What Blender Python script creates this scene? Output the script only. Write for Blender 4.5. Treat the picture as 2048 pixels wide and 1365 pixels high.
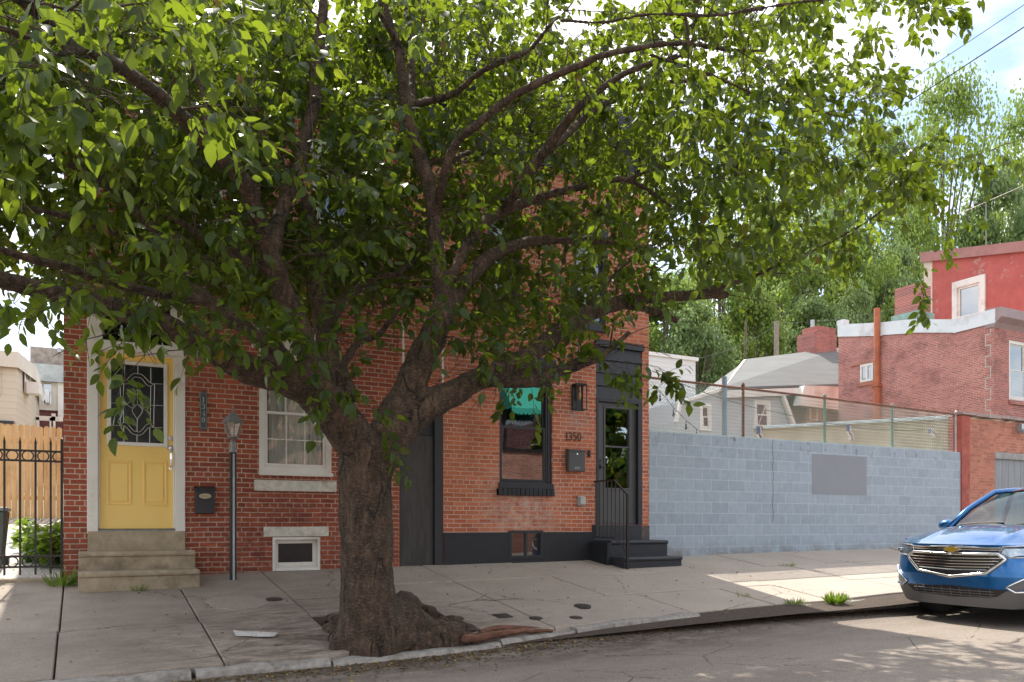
import bpy, bmesh, math, random
import numpy as np
from mathutils import Vector, Matrix
random.seed(7); RS = np.random.RandomState(11)
for o in list(bpy.data.objects): bpy.data.objects.remove(o)
sc = bpy.context.scene
# ------------------------------------------------------------------ camera
F, CX, CY, H, D = 1604.0, 1024.0, 1047.0, 1.30, 10.8
TH = math.atan(F/2976.0)
AX = np.array([math.sin(TH), math.cos(TH), 0.0]); RT = np.array([math.cos(TH), -math.sin(TH), 0.0]); CC = np.array([0.0, -D, H])
cam = bpy.data.cameras.new('camera'); co = bpy.data.objects.new('camera', cam); sc.collection.objects.link(co)
co.location = (0, -D, H); co.rotation_euler = (math.pi/2, 0, -TH)
cam.sensor_width = 36; cam.lens = 36*F/2048; cam.shift_y = (CY-682.5)/2048.0; cam.clip_end = 2000; cam.clip_start = .05
sc.camera = co
# ------------------------------------------------------------------ light
SUN_AZ = math.atan2(.10, .995); SUN_EL = math.radians(55.5)
w = bpy.data.worlds.new('World'); sc.world = w; w.use_nodes = True
nt = w.node_tree; nt.nodes.clear()
N = nt.nodes.new; L = nt.links.new
wo = N('ShaderNodeOutputWorld'); bg = N('ShaderNodeBackground'); sky = N('ShaderNodeTexSky')
sky.sky_type = 'NISHITA'; sky.sun_disc = False; sky.sun_elevation = SUN_EL; sky.sun_rotation = SUN_AZ; sky.air_density = 1.0; sky.dust_density = 1.5
bg.inputs['Strength'].default_value = .15
tc = N('ShaderNodeTexCoord'); mp = N('ShaderNodeMapping'); mp.inputs['Scale'].default_value = (1.2, 1.2, 3.0); mp.inputs['Location'].default_value = (.3, 1.7, .4)
nz = N('ShaderNodeTexNoise'); nz.inputs['Scale'].default_value = 2.3; nz.inputs['Detail'].default_value = 9; nz.inputs['Roughness'].default_value = .58
rp = N('ShaderNodeValToRGB'); rp.color_ramp.elements[0].position = .38; rp.color_ramp.elements[1].position = .66
mx = N('ShaderNodeMix'); mx.data_type = 'RGBA'; mx.inputs['B'].default_value = (8.6, 8.3, 7.95, 1)
L(tc.outputs['Generated'], mp.inputs['Vector']); L(mp.outputs['Vector'], nz.inputs['Vector']); L(nz.outputs['Fac'], rp.inputs['Fac'])
L(rp.outputs['Color'], mx.inputs['Factor']); L(sky.outputs['Color'], mx.inputs['A']); L(mx.outputs['Result'], bg.inputs['Color']); L(bg.outputs['Background'], wo.inputs['Surface'])
sl = bpy.data.lights.new('sun', 'SUN'); sl.energy = 4.0; sl.angle = math.radians(.53); sl.color = (1, .93, .82)
so = bpy.data.objects.new('sun', sl); sc.collection.objects.link(so)
sd = Vector((math.sin(SUN_AZ)*math.cos(SUN_EL), math.cos(SUN_AZ)*math.cos(SUN_EL), math.sin(SUN_EL)))
so.rotation_euler = sd.to_track_quat('Z', 'Y').to_euler(); so.location = (0, 20, 30)
sc.view_settings.view_transform = 'Standard'; sc.view_settings.look = 'None'; sc.view_settings.gamma = 1; sc.view_settings.exposure = .97
sc.render.engine = 'CYCLES'
sc.cycles.max_bounces = 8; sc.cycles.transparent_max_bounces = 12

# ------------------------------------------------------------------ helpers
def ray(px, py): return AX + RT*(px-CX)/F + np.array([0, 0, 1.0])*(CY-py)/F
def W(px, py, y=0.0):                      # where a sight line meets the plane y = const
    r = ray(px, py); return CC + r*((y+D)/r[1])
def WX(px, py, x):                         # ... the plane x = const
    r = ray(px, py); return CC + r*(x/r[0])
def side(x, y): return .636+.011*x+.1246*y       # pavement height
def road_z(x, y): return .02+.008*x
def G(px, py):
    r = ray(px, py); t = (.636+.1246*CC[1]-H)/(r[2]-.011*r[0]-.1246*r[1]); return CC+r*t
def GR(px, py):
    r = ray(px, py); t = (.02-H)/(r[2]-.008*r[0]); return CC+r*t
def origin(o):
    v = np.zeros(3)
    while o is not None: v += np.array(o.location); o = o.parent
    return v
class MB:
    def __init__(s): s.v = []; s.f = []; s.mi = []; s.cur = 0
    def add(s, vs, fs):
        n = len(s.v); s.v += [tuple(map(float, p)) for p in vs]; s.f += [tuple(i+n for i in f) for f in fs]; s.mi += [s.cur]*len(fs); return s
    def box(s, x0, x1, y0, y1, z0, z1):
        x0, x1 = sorted((x0, x1)); y0, y1 = sorted((y0, y1)); z0, z1 = sorted((z0, z1))
        return s.add([(x0,y0,z0),(x1,y0,z0),(x1,y1,z0),(x0,y1,z0),(x0,y0,z1),(x1,y0,z1),(x1,y1,z1),(x0,y1,z1)],
                     [(0,3,2,1),(4,5,6,7),(0,1,5,4),(1,2,6,5),(2,3,7,6),(3,0,4,7)])
    def prism(s, poly, y0, y1):            # polygon in x,z extruded in y
        n = len(poly); a = [(p[0], y0, p[1]) for p in poly]; b = [(p[0], y1, p[1]) for p in poly]
        return s.add(a+b, [tuple(range(n)), tuple(range(2*n-1, n-1, -1))]+[(i, i+n, (i+1) % n+n, (i+1) % n) for i in range(n)])
    def prismx(s, poly, x0, x1):           # polygon in y,z extruded in x
        n = len(poly); a = [(x0, p[0], p[1]) for p in poly]; b = [(x1, p[0], p[1]) for p in poly]
        return s.add(a+b, [tuple(range(n)), tuple(range(2*n-1, n-1, -1))]+[(i, i+n, (i+1) % n+n, (i+1) % n) for i in range(n)])
    def prismz(s, poly, z0, z1):
        n = len(poly); f0 = z0 if callable(z0) else (lambda x, y: z0); f1 = z1 if callable(z1) else (lambda x, y: z1)
        a = [(p[0], p[1], f0(*p)) for p in poly]; b = [(p[0], p[1], f1(*p)) for p in poly]
        return s.add(a+b, [tuple(range(n-1, -1, -1)), tuple(range(n, 2*n))]+[(i, (i+1) % n, (i+1) % n+n, i+n) for i in range(n)])
    def tube(s, pts, r, n=8, cap=True):
        pts = [np.array(p, float) for p in pts]; m = len(pts)
        rr = [r]*m if np.isscalar(r) else list(r)
        t = [pts[min(i+1, m-1)]-pts[max(i-1, 0)] for i in range(m)]
        t = [q/(np.linalg.norm(q)+1e-9) for q in t]
        u = np.cross(t[0], [0, 0, 1.0]);
        if np.linalg.norm(u) < .1: u = np.cross(t[0], [1.0, 0, 0])
        u /= np.linalg.norm(u); vs = []; ofs = math.pi/4 if n == 4 else 0
        for i in range(m):
            u = u-t[i]*np.dot(u, t[i]); u /= (np.linalg.norm(u)+1e-9); w_ = np.cross(t[i], u)
            for k in range(n):
                a = 2*math.pi*k/n+ofs; vs.append(pts[i]+(u*math.cos(a)+w_*math.sin(a))*rr[i])
        fs = [(i*n+k, i*n+(k+1) % n, (i+1)*n+(k+1) % n, (i+1)*n+k) for i in range(m-1) for k in range(n)]
        if cap: fs += [tuple(range(n-1, -1, -1)), tuple(range((m-1)*n, m*n))]
        return s.add(vs, fs)
    def lathe(s, prof, c, n=16):           # (r, z) profile turned about the vertical through c
        vs = [(c[0]+r*math.cos(2*math.pi*k/n), c[1]+r*math.sin(2*math.pi*k/n), c[2]+z) for r, z in prof for k in range(n)]; m = len(prof)
        fs = [(i*n+k, i*n+(k+1) % n, (i+1)*n+(k+1) % n, (i+1)*n+k) for i in range(m-1) for k in range(n)]
        return s.add(vs, fs+[tuple(range(n-1, -1, -1)), tuple(range((m-1)*n, m*n))])
    def ball(s, c, rx, ry=None, rz=None, n=10, m=6):
        ry = ry or rx; rz = rz or rx
        vs = [(c[0]+rx*math.sin(math.pi*i/m)*math.cos(2*math.pi*k/n), c[1]+ry*math.sin(math.pi*i/m)*math.sin(2*math.pi*k/n), c[2]+rz*math.cos(math.pi*i/m)) for i in range(m+1) for k in range(n)]
        return s.add(vs, [(i*n+k, (i+1)*n+k, (i+1)*n+(k+1) % n, i*n+(k+1) % n) for i in range(m) for k in range(n)])
    def frame(s, x0, x1, z0, z1, w_, y0, y1, wt=None, wb=None):   # four boards round an opening
        wt = w_ if wt is None else wt; wb = w_ if wb is None else wb
        s.box(x0, x0+w_, y0, y1, z0, z1); s.box(x1-w_, x1, y0, y1, z0, z1)
        s.box(x0+w_, x1-w_, y0, y1, z1-wt, z1); s.box(x0+w_, x1-w_, y0, y1, z0, z0+wb); return s
    def build(s, name, m, parent=None, smooth=False, bevel=0, loc=None):
        me = bpy.data.meshes.new(name); V = np.array(s.v)
        if parent is not None: o0 = origin(parent)
        elif loc is not None: o0 = np.array(loc, float)
        else: o0 = np.array([(V[:,0].min()+V[:,0].max())/2, (V[:,1].min()+V[:,1].max())/2, V[:,2].min()])
        me.from_pydata((V-o0).tolist(), [], s.f); me.update()
        ms = m if isinstance(m, (list, tuple)) else [m]
        for q in ms: me.materials.append(q)
        if len(ms) > 1: me.polygons.foreach_set('material_index', s.mi)
        b = bmesh.new(); b.from_mesh(me); bmesh.ops.recalc_face_normals(b, faces=b.faces); b.to_mesh(me); b.free()
        o = bpy.data.objects.new(name, me); sc.collection.objects.link(o)
        if parent is not None: o.parent = parent
        else: o.location = o0
        if smooth:
            me.polygons.foreach_set('use_smooth', [True]*len(me.polygons))
        if bevel:
            bv = o.modifiers.new('bevel', 'BEVEL'); bv.width = bevel; bv.segments = 2; bv.limit_method = 'ANGLE'
        return o
def tag(o, label=None, cat=None, group=None, kind=None):
    if label: o['label'] = label
    if cat: o['category'] = cat
    if group: o['group'] = group
    if kind: o['kind'] = kind
    return o
def thing(name, loc, label, cat, group=None):
    o = bpy.data.objects.new(name, None); o.location = tuple(map(float, loc)); o.empty_display_size = .2; sc.collection.objects.link(o)
    return tag(o, label, cat, group)
def copy_tree(o, parent=None):
    c = o.copy(); sc.collection.objects.link(c)
    if parent is not None: c.parent = parent
    for ch in list(o.children): copy_tree(ch, c)
    return c
def fast_mesh(name, V, Fq, m, parent=None, loc=(0, 0, 0), smooth=False):   # V (n,3), Fq list of faces arrays (k,3|4)
    me = bpy.data.meshes.new(name); V = np.asarray(V, np.float32)-np.asarray(origin(parent) if parent else loc, np.float32)
    me.vertices.add(len(V)); me.vertices.foreach_set('co', V.ravel())
    tot = []; st = []; idx = []; c = 0
    for q in Fq:
        k = q.shape[1]; idx.append(q.ravel()); st.append(c+np.arange(len(q))*k); tot.append(np.full(len(q), k)); c += q.size
    idx = np.concatenate(idx); st = np.concatenate(st); tot = np.concatenate(tot)
    me.loops.add(len(idx)); me.loops.foreach_set('vertex_index', idx.astype(np.int32))
    me.polygons.add(len(st)); me.polygons.foreach_set('loop_start', st.astype(np.int32)); me.polygons.foreach_set('loop_total', tot.astype(np.int32))
    me.update(calc_edges=True); me.validate(); me.materials.append(m)
    if smooth: me.polygons.foreach_set('use_smooth', [True]*len(me.polygons))
    o = bpy.data.objects.new(name, me); sc.collection.objects.link(o)
    if parent: o.parent = parent
    else: o.location = loc
    return o
# ------------------------------------------------------------------ materials
def newmat(name):
    m = bpy.data.materials.new(name); m.use_nodes = True; return m, m.node_tree, m.node_tree.nodes['Principled BSDF']
def lin(c): return tuple((x/12.92 if x <= .04045 else ((x+.055)/1.055)**2.4) for x in [v/255.0 for v in c])
def wpos(t):
    return t.nodes.new('ShaderNodeNewGeometry').outputs['Position']
def noise(t, scale, det=4, rough=.55, vec=None, stretch=None):
    n = t.nodes.new('ShaderNodeTexNoise'); n.inputs['Scale'].default_value = scale; n.inputs['Detail'].default_value = det; n.inputs['Roughness'].default_value = rough
    v = vec or t.nodes.new('ShaderNodeTexCoord').outputs['Object']
    if stretch:
        q = t.nodes.new('ShaderNodeMapping'); q.inputs['Scale'].default_value = stretch; t.links.new(v, q.inputs['Vector']); v = q.outputs['Vector']
    t.links.new(v, n.inputs['Vector']); return n.outputs['Fac']
def ramp(t, fac, stops):
    r = t.nodes.new('ShaderNodeValToRGB'); e = r.color_ramp.elements
    while len(e) < len(stops): e.new(.5)
    for i, (p, c) in enumerate(stops): e[i].position = p; e[i].color = (*c, 1) if len(c) == 3 else c
    t.links.new(fac, r.inputs['Fac']); return r.outputs['Color']
def mixc(t, fac, a, b, mode='MIX'):
    n = t.nodes.new('ShaderNodeMix'); n.data_type = 'RGBA'; n.blend_type = mode
    for k, v in (('Factor', fac), ('A', a), ('B', b)):
        if hasattr(v, 'links'): t.links.new(v, n.inputs[k])
        elif k == 'Factor': n.inputs[k].default_value = v
        else: n.inputs[k].default_value = (*v[:3], 1)
    return n.outputs['Result']
def bump(t, bs, h, strength=.3, dist=.01):
    b = t.nodes.new('ShaderNodeBump'); b.inputs['Strength'].default_value = strength; b.inputs['Distance'].default_value = dist
    t.links.new(h, b.inputs['Height']); t.links.new(b.outputs['Normal'], bs.inputs['Normal'])
def island(t): return t.nodes.new('ShaderNodeNewGeometry').outputs['Random Per Island']
G01 = lambda v: (v, v, v)
def plain(name, c, rough=.6, metal=0, var=.18, scale=6, bmp=.15, coat=0, stretch=None, dirt=None):
    m, t, b = newmat(name); b.inputs['Roughness'].default_value = rough; b.inputs['Metallic'].default_value = metal
    n = noise(t, scale, 6, .6, stretch=stretch); d = tuple(x*(1-var) for x in c); e = tuple(min(1, x*(1+var)) for x in c)
    col = ramp(t, n, [(.3, d), (.7, e)])
    if dirt: col = mixc(t, ramp(t, noise(t, scale*.35, 8, .7), [(.52, G01(0)), (.72, G01(1))]), col, dirt)
    t.links.new(col, b.inputs['Base Color'])
    if bmp: bump(t, b, noise(t, scale*8, 4, .6, stretch=stretch), bmp, .004)
    if coat: b.inputs['Coat Weight'].default_value = coat
    return m
def brickmat(name, c1, c2, mortar, bw=.205, bh=.0635, ms=.007, axis='x', squash=(.5, 6), dark=(.05, .02, .015), pale=(.5, .4, .35), bmp=.6, off=(0, 0, 0), palef=.25, tint=None, spots=()):
    m, t, b = newmat(name); b.inputs['Roughness'].default_value = .85
    p = wpos(t); s = t.nodes.new('ShaderNodeSeparateXYZ'); t.links.new(p, s.inputs[0]); c = t.nodes.new('ShaderNodeCombineXYZ')
    # slightly wavering courses, as laid by hand
    wv = noise(t, .9, 2, .5, vec=p); ad = t.nodes.new('ShaderNodeMath'); ad.operation = 'MULTIPLY_ADD'; ad.inputs[1].default_value = .035
    t.links.new(wv, ad.inputs[0]); t.links.new(s.outputs['Z'], ad.inputs[2])
    wf = noise(t, 14, 2, .5, vec=p); ae = t.nodes.new('ShaderNodeMath'); ae.operation = 'MULTIPLY_ADD'; ae.inputs[1].default_value = .009
    t.links.new(wf, ae.inputs[0]); t.links.new(ad.outputs[0], ae.inputs[2])
    t.links.new(s.outputs['X' if axis == 'x' else 'Y'], c.inputs[0]); t.links.new(ae.outputs[0], c.inputs[1])
    mpn = t.nodes.new('ShaderNodeMapping'); mpn.inputs['Location'].default_value = off; t.links.new(c.outputs[0], mpn.inputs['Vector'])
    def bt(a, b_, mo):
        k = t.nodes.new('ShaderNodeTexBrick'); k.inputs['Scale'].default_value = 1; k.inputs['Brick Width'].default_value = bw; k.inputs['Row Height'].default_value = bh
        k.inputs['Mortar Size'].default_value = ms; k.inputs['Mortar Smooth'].default_value = .25; k.inputs['Bias'].default_value = 0
        k.squash = squash[0]; k.squash_frequency = squash[1]; k.offset = .5
        for q, v in zip(('Color1', 'Color2', 'Mortar'), (a, b_, mo)): k.inputs[q].default_value = (*v, 1)
        t.links.new(mpn.outputs[0], k.inputs['Vector']); return k
    k = bt(G01(0), G01(1), G01(.5))
    rnd = ramp(t, k.outputs['Color'], [(0, tuple(x*.72 for x in c2)), (.25, c2), (.6, c1), (.85, tuple(min(1, x*1.18) for x in c1)), (1, tuple(.5*x+.5*y for x, y in zip(c2, dark)))])
    n1 = noise(t, 60, 5, .7, vec=p); rnd = mixc(t, .35, rnd, ramp(t, n1, [(.3, tuple(x*.5 for x in c2)), (.7, tuple(min(1, x*1.5) for x in c1))]))
    n2 = noise(t, .8, 5, .6, vec=p); mo = mixc(t, ramp(t, n2, [(.4, G01(0)), (.7, G01(1))]), mortar, tuple(x*.62 for x in mortar))
    col = mixc(t, k.outputs['Fac'], rnd, mo)
    big = noise(t, 1.3, 6, .65, vec=p); col = mixc(t, ramp(t, big, [(.52, G01(0)), (.75, G01(.55))]), col, dark)
    bg2 = noise(t, 2.1, 8, .7, vec=p, stretch=(1, 1, 1.7)); col = mixc(t, ramp(t, bg2, [(.55, G01(0)), (.78, G01(palef))]), col, pale)
    for (c0, r0, r1, cc, st_) in spots:
        d_ = t.nodes.new('ShaderNodeVectorMath'); d_.operation = 'DISTANCE'; d_.inputs[1].default_value = c0; t.links.new(p, d_.inputs[0]); q = t.nodes.new('ShaderNodeMapRange'); q.inputs['From Min'].default_value = r1; q.inputs['From Max'].default_value = r0; q.inputs['To Max'].default_value = st_; t.links.new(d_.outputs['Value'], q.inputs['Value'])
        m2 = t.nodes.new('ShaderNodeMath'); m2.operation = 'MULTIPLY'; t.links.new(q.outputs[0], m2.inputs[0]); t.links.new(ramp(t, noise(t, 7, 7, .75, vec=p, stretch=(1, 1, 2)), [(.42, G01(0)), (.62, G01(1))]), m2.inputs[1]); col = mixc(t, m2.outputs[0], col, cc)
    if tint: col = mixc(t, .5, col, tint, 'MULTIPLY')
    t.links.new(col, b.inputs['Base Color'])
    inv = t.nodes.new('ShaderNodeMath'); inv.operation = 'SUBTRACT'; inv.inputs[0].default_value = 1; t.links.new(k.outputs['Fac'], inv.inputs[1])
    ad2 = t.nodes.new('ShaderNodeMath'); ad2.operation = 'MULTIPLY_ADD'; ad2.inputs[1].default_value = .35; t.links.new(n1, ad2.inputs[0]); t.links.new(inv.outputs[0], ad2.inputs[2])
    bump(t, b, ad2.outputs[0], bmp, .006); return m
def leafmat(name, cols, back, trans=.45, rough=.42, tmix=.75, tcol=(.42, .60, .05)):
    m, t, b = newmat(name); b.inputs['Roughness'].default_value = rough; b.inputs['Specular IOR Level'].default_value = .32
    r = island(t); c = ramp(t, r, cols)
    g = t.nodes.new('ShaderNodeNewGeometry'); c2 = mixc(t, g.outputs['Backfacing'], c, mixc(t, .5, c, back))
    n = noise(t, 9, 3, .6); c2 = mixc(t, .3, c2, mixc(t, n, tuple(x*.6 for x in cols[0][1]), cols[-2][1] if len(cols) > 2 else cols[-1][1]))
    t.links.new(c2, b.inputs['Base Color'])
    tr = t.nodes.new('ShaderNodeBsdfTranslucent'); tcx = mixc(t, tmix, c2, tcol); t.links.new(tcx, tr.inputs['Color'])
    ms = t.nodes.new('ShaderNodeMixShader'); ms.inputs[0].default_value = trans
    t.links.new(b.outputs[0], ms.inputs[1]); t.links.new(tr.outputs[0], ms.inputs[2]); t.links.new(ms.outputs[0], t.nodes['Material Output'].inputs['Surface']); return m
def glassmat(name, refl=.3, tint=(.55, .6, .62), fk=.7, rough=.01, wave=0):
    m, t, b = newmat(name); t.nodes.remove(b)
    gl = t.nodes.new('ShaderNodeBsdfGlossy'); gl.inputs['Roughness'].default_value = rough; gl.inputs['Color'].default_value = (.95, .97, 1, 1)
    tp = t.nodes.new('ShaderNodeBsdfTransparent'); tp.inputs['Color'].default_value = (*tint, 1)
    fr = t.nodes.new('ShaderNodeLayerWeight'); fr.inputs['Blend'].default_value = .25
    ma = t.nodes.new('ShaderNodeMath'); ma.operation = 'MULTIPLY_ADD'; ma.inputs[1].default_value = fk; ma.inputs[2].default_value = refl; ma.use_clamp = True; t.links.new(fr.outputs['Fresnel'], ma.inputs[0])
    ms = t.nodes.new('ShaderNodeMixShader'); t.links.new(ma.outputs[0], ms.inputs[0]); t.links.new(tp.outputs[0], ms.inputs[1]); t.links.new(gl.outputs[0], ms.inputs[2])
    if wave:
        bb = t.nodes.new('ShaderNodeBump'); bb.inputs['Strength'].default_value = wave; bb.inputs['Distance'].default_value = .01; t.links.new(noise(t, 3, 2, .5), bb.inputs['Height']); t.links.new(bb.outputs[0], gl.inputs['Normal'])
    t.links.new(ms.outputs[0], t.nodes['Material Output'].inputs['Surface']); return m

M = {}
M['brick_a'] = brickmat('brick_red_house', (.37, .088, .042), (.27, .058, .032), (.52, .40, .31), palef=.14, dark=(.07, .02, .018), spots=[((1.9, 0, .8), .2, 1.3, (.09, .025, .022), .75), ((3.3, 0, .9), .2, 1.1, (.09, .025, .022), .6), ((2.5, 0, 1.6), .1, .7, (.11, .03, .025), .5), ((0, 0, .8), .1, .6, (.09, .03, .02), .6)])
M['brick_b'] = brickmat('brick_orange_house', (.56, .165, .08), (.45, .115, .058), (.62, .50, .40), bh=.064, ms=.0065, off=(.07, .02, 0), palef=.35, dark=(.16, .05, .03), spots=[((6.0, 0, 1.55), .25, .95, (.62, .48, .40), .8), ((5.2, 0, 3.9), .1, .9, (.16, .07, .05), .6), ((7.0, 0, 2.95), .05, .35, (.45, .36, .33), .8), ((4.9, 0, 2.2), .1, 1.0, (.55, .25, .12), .5)])
M['brick_c'] = brickmat('brick_rowhouse', (.47, .175, .14), (.37, .125, .105), (.62, .46, .41), axis='y', palef=.12, bmp=.3)
M['brick_cf'] = brickmat('brick_rowhouse_front', (.42, .13, .10), (.26, .09, .09), (.56, .42, .36), palef=.12, bmp=.3)
M['brick_g'] = brickmat('brick_garage', (.50, .19, .125), (.42, .145, .10), (.50, .28, .20), palef=.2, bmp=.3)
M['brick_dark'] = brickmat('brick_far', (.16, .045, .04), (.11, .03, .03), (.22, .13, .11), bmp=.2)
M['brick_opp'] = brickmat('brick_opposite', (.20, .075, .05), (.14, .05, .04), (.26, .20, .16), bmp=.2)
M['block'] = None
M['white'] = plain('white_paint', (.74, .71, .66), .45, var=.05, scale=3, dirt=(.5, .44, .36))
M['whitestone'] = plain('white_stone', (.62, .59, .52), .8, var=.15, scale=14, bmp=.4, dirt=(.35, .29, .22))
M['stone'] = plain('step_stone', (.36, .29, .20), .9, var=.22, scale=7, bmp=.6, dirt=(.16, .12, .085))
M['yellow'] = plain('yellow_door_paint', (.90, .61, .17), .35, var=.035, scale=2, bmp=.05)
M['black'] = plain('black_paint', (.018, .019, .022), .35, var=.3, scale=8, bmp=.1)
M['charcoal'] = plain('charcoal_paint', (.026, .029, .036), .5, var=.15, scale=5, bmp=.2)
M['charbase'] = plain('charcoal_masonry', (.016, .018, .023), .55, var=.25, scale=9, bmp=.6)
M['greydoor'] = plain('grey_storm_door', (.085, .085, .088), .4, var=.08, scale=3, bmp=.05)
M['iron'] = plain('black_iron', (.022, .018, .016), .55, var=.4, scale=20, bmp=.3, dirt=(.06, .035, .022))
M['metaldoor'] = plain('brushed_door_metal', (.045, .046, .047), .40, 0, var=.4, scale=3, bmp=.2, stretch=(6, 1, .8))
M['chrome'] = plain('chrome', (.8, .8, .8), .12, 1, var=.03, bmp=0)
M['steel'] = plain('galvanised', (.42, .45, .46), .45, .6, var=.15, scale=10)
M['pewter'] = plain('pewter', (.24, .23, .22), .5, .5, var=.25, scale=30, bmp=.3)
M['copper'] = plain('copper', (.5, .24, .12), .3, .9, var=.2)
M['wood'] = plain('cedar_boards', (.70, .45, .20), .65, var=.2, scale=3, bmp=.3, stretch=(7, 7, .7), dirt=(.45, .2, .06))
M['lead'] = plain('lead_came', (.55, .53, .48), .4, .5, var=.1, bmp=0)
M['glass'] = glassmat('window_glass', .08, (.92, .94, .94), .6, wave=.04)
M['glass_mirror'] = glassmat('reflecting_glass', .30, (.3, .33, .36), wave=.05)
M['glass_dark'] = glassmat('textured_door_glass', .035, (.16, .14, .13), rough=.25, wave=.5)
M['glass_car'] = glassmat('windscreen_glass', .06, (.60, .78, .76), .35)
M['interior'] = plain('room_interior', (.12, .11, .10), .9, var=.3, scale=2, bmp=0)
M['curtain'] = plain('curtain', (.78, .74, .68), .9, var=.25, scale=4, bmp=0, stretch=(9, 9, .3))
M['blind'] = plain('white_blind', (.75, .75, .73), .7, var=.05, scale=2, bmp=0)
M['palegreen'] = plain('pale_green_paint', (.50, .55, .47), .5, var=.06, scale=4)
M['dirt'] = plain('joint_dirt', (.06, .042, .03), .95, var=.4, scale=20, bmp=.6)
M['kerb'] = plain('kerb_granite', (.30, .28, .255), .8, var=.28, scale=16, bmp=.8, dirt=(.12, .10, .08))
M['wire'] = plain('cable_black', (.02, .02, .025), .6, var=.1, bmp=0)
# pavement slabs: each slab its own tone
m, t, b = newmat('concrete_slabs'); M['slab'] = m; b.inputs['Roughness'].default_value = .88
base = ramp(t, island(t), [(0, (.25, .20, .16)), (.35, (.32, .265, .215)), (.7, (.37, .315, .26)), (1, (.28, .235, .19))])
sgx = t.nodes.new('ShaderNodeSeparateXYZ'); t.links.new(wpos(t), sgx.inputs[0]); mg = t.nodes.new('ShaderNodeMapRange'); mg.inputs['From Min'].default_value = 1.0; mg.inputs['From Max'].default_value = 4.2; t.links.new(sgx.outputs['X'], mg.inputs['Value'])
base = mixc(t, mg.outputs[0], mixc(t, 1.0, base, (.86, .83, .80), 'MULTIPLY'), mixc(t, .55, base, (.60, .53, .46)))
p = wpos(t); agg = noise(t, 60, 4, .85, vec=p); col = mixc(t, .42, base, ramp(t, agg, [(.35, (.13, .10, .08)), (.62, (.62, .54, .46))]))
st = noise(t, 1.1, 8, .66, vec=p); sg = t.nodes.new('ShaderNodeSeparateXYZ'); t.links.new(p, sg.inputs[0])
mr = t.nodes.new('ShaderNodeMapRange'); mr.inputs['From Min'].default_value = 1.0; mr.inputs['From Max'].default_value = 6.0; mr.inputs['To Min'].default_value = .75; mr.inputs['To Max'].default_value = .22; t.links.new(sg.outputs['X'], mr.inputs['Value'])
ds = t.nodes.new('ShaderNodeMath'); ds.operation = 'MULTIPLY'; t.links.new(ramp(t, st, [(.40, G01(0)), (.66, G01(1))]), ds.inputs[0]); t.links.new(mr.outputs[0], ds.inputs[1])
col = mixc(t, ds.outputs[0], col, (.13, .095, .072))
col = mixc(t, ramp(t, noise(t, 34, 2, .5, vec=p), [(.71, G01(0)), (.76, G01(.6))]), col, (.05, .04, .03))
def crackfac(t, p, sc_, wid, mlo, mhi):
    vo = t.nodes.new('ShaderNodeTexVoronoi'); vo.feature = 'DISTANCE_TO_EDGE'; vo.inputs['Scale'].default_value = sc_; wn = t.nodes.new('ShaderNodeVectorMath'); wn.operation = 'MULTIPLY_ADD'; wn.inputs[1].default_value = (.5, .35, 0); t.links.new(noise(t, 3.5, 6, .7, vec=p), wn.inputs[0]); t.links.new(p, wn.inputs[2]); t.links.new(wn.outputs[0], vo.inputs['Vector'])
    m_ = t.nodes.new('ShaderNodeMath'); m_.operation = 'MULTIPLY'; t.links.new(ramp(t, vo.outputs['Distance'], [(0, G01(1)), (wid, G01(0))]), m_.inputs[0]); t.links.new(ramp(t, noise(t, .7, 3, .5, vec=p), [(mlo, G01(0)), (mhi, G01(1))]), m_.inputs[1]); return m_.outputs[0]
def near(t, p, c, r0, r1):
    d_ = t.nodes.new('ShaderNodeVectorMath'); d_.operation = 'DISTANCE'; d_.inputs[1].default_value = c; t.links.new(p, d_.inputs[0]); q = t.nodes.new('ShaderNodeMapRange'); q.inputs['From Min'].default_value = r1; q.inputs['From Max'].default_value = r0; t.links.new(d_.outputs['Value'], q.inputs['Value']); return q.outputs[0]
col = mixc(t, .35, col, mixc(t, noise(t, 28, 6, .8, vec=p), (.14, .11, .085), (.54, .47, .40)))
col = mixc(t, crackfac(t, p, .55, .006, .5, .56), col, (.05, .035, .025))
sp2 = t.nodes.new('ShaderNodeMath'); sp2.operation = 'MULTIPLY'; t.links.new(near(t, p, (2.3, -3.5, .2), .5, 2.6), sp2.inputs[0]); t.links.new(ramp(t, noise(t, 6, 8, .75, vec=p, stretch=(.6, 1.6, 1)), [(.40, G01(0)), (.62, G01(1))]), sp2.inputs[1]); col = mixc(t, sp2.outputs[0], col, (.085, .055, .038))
t.links.new(col, b.inputs['Base Color']); bump(t, b, agg, .5, .004)
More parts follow.
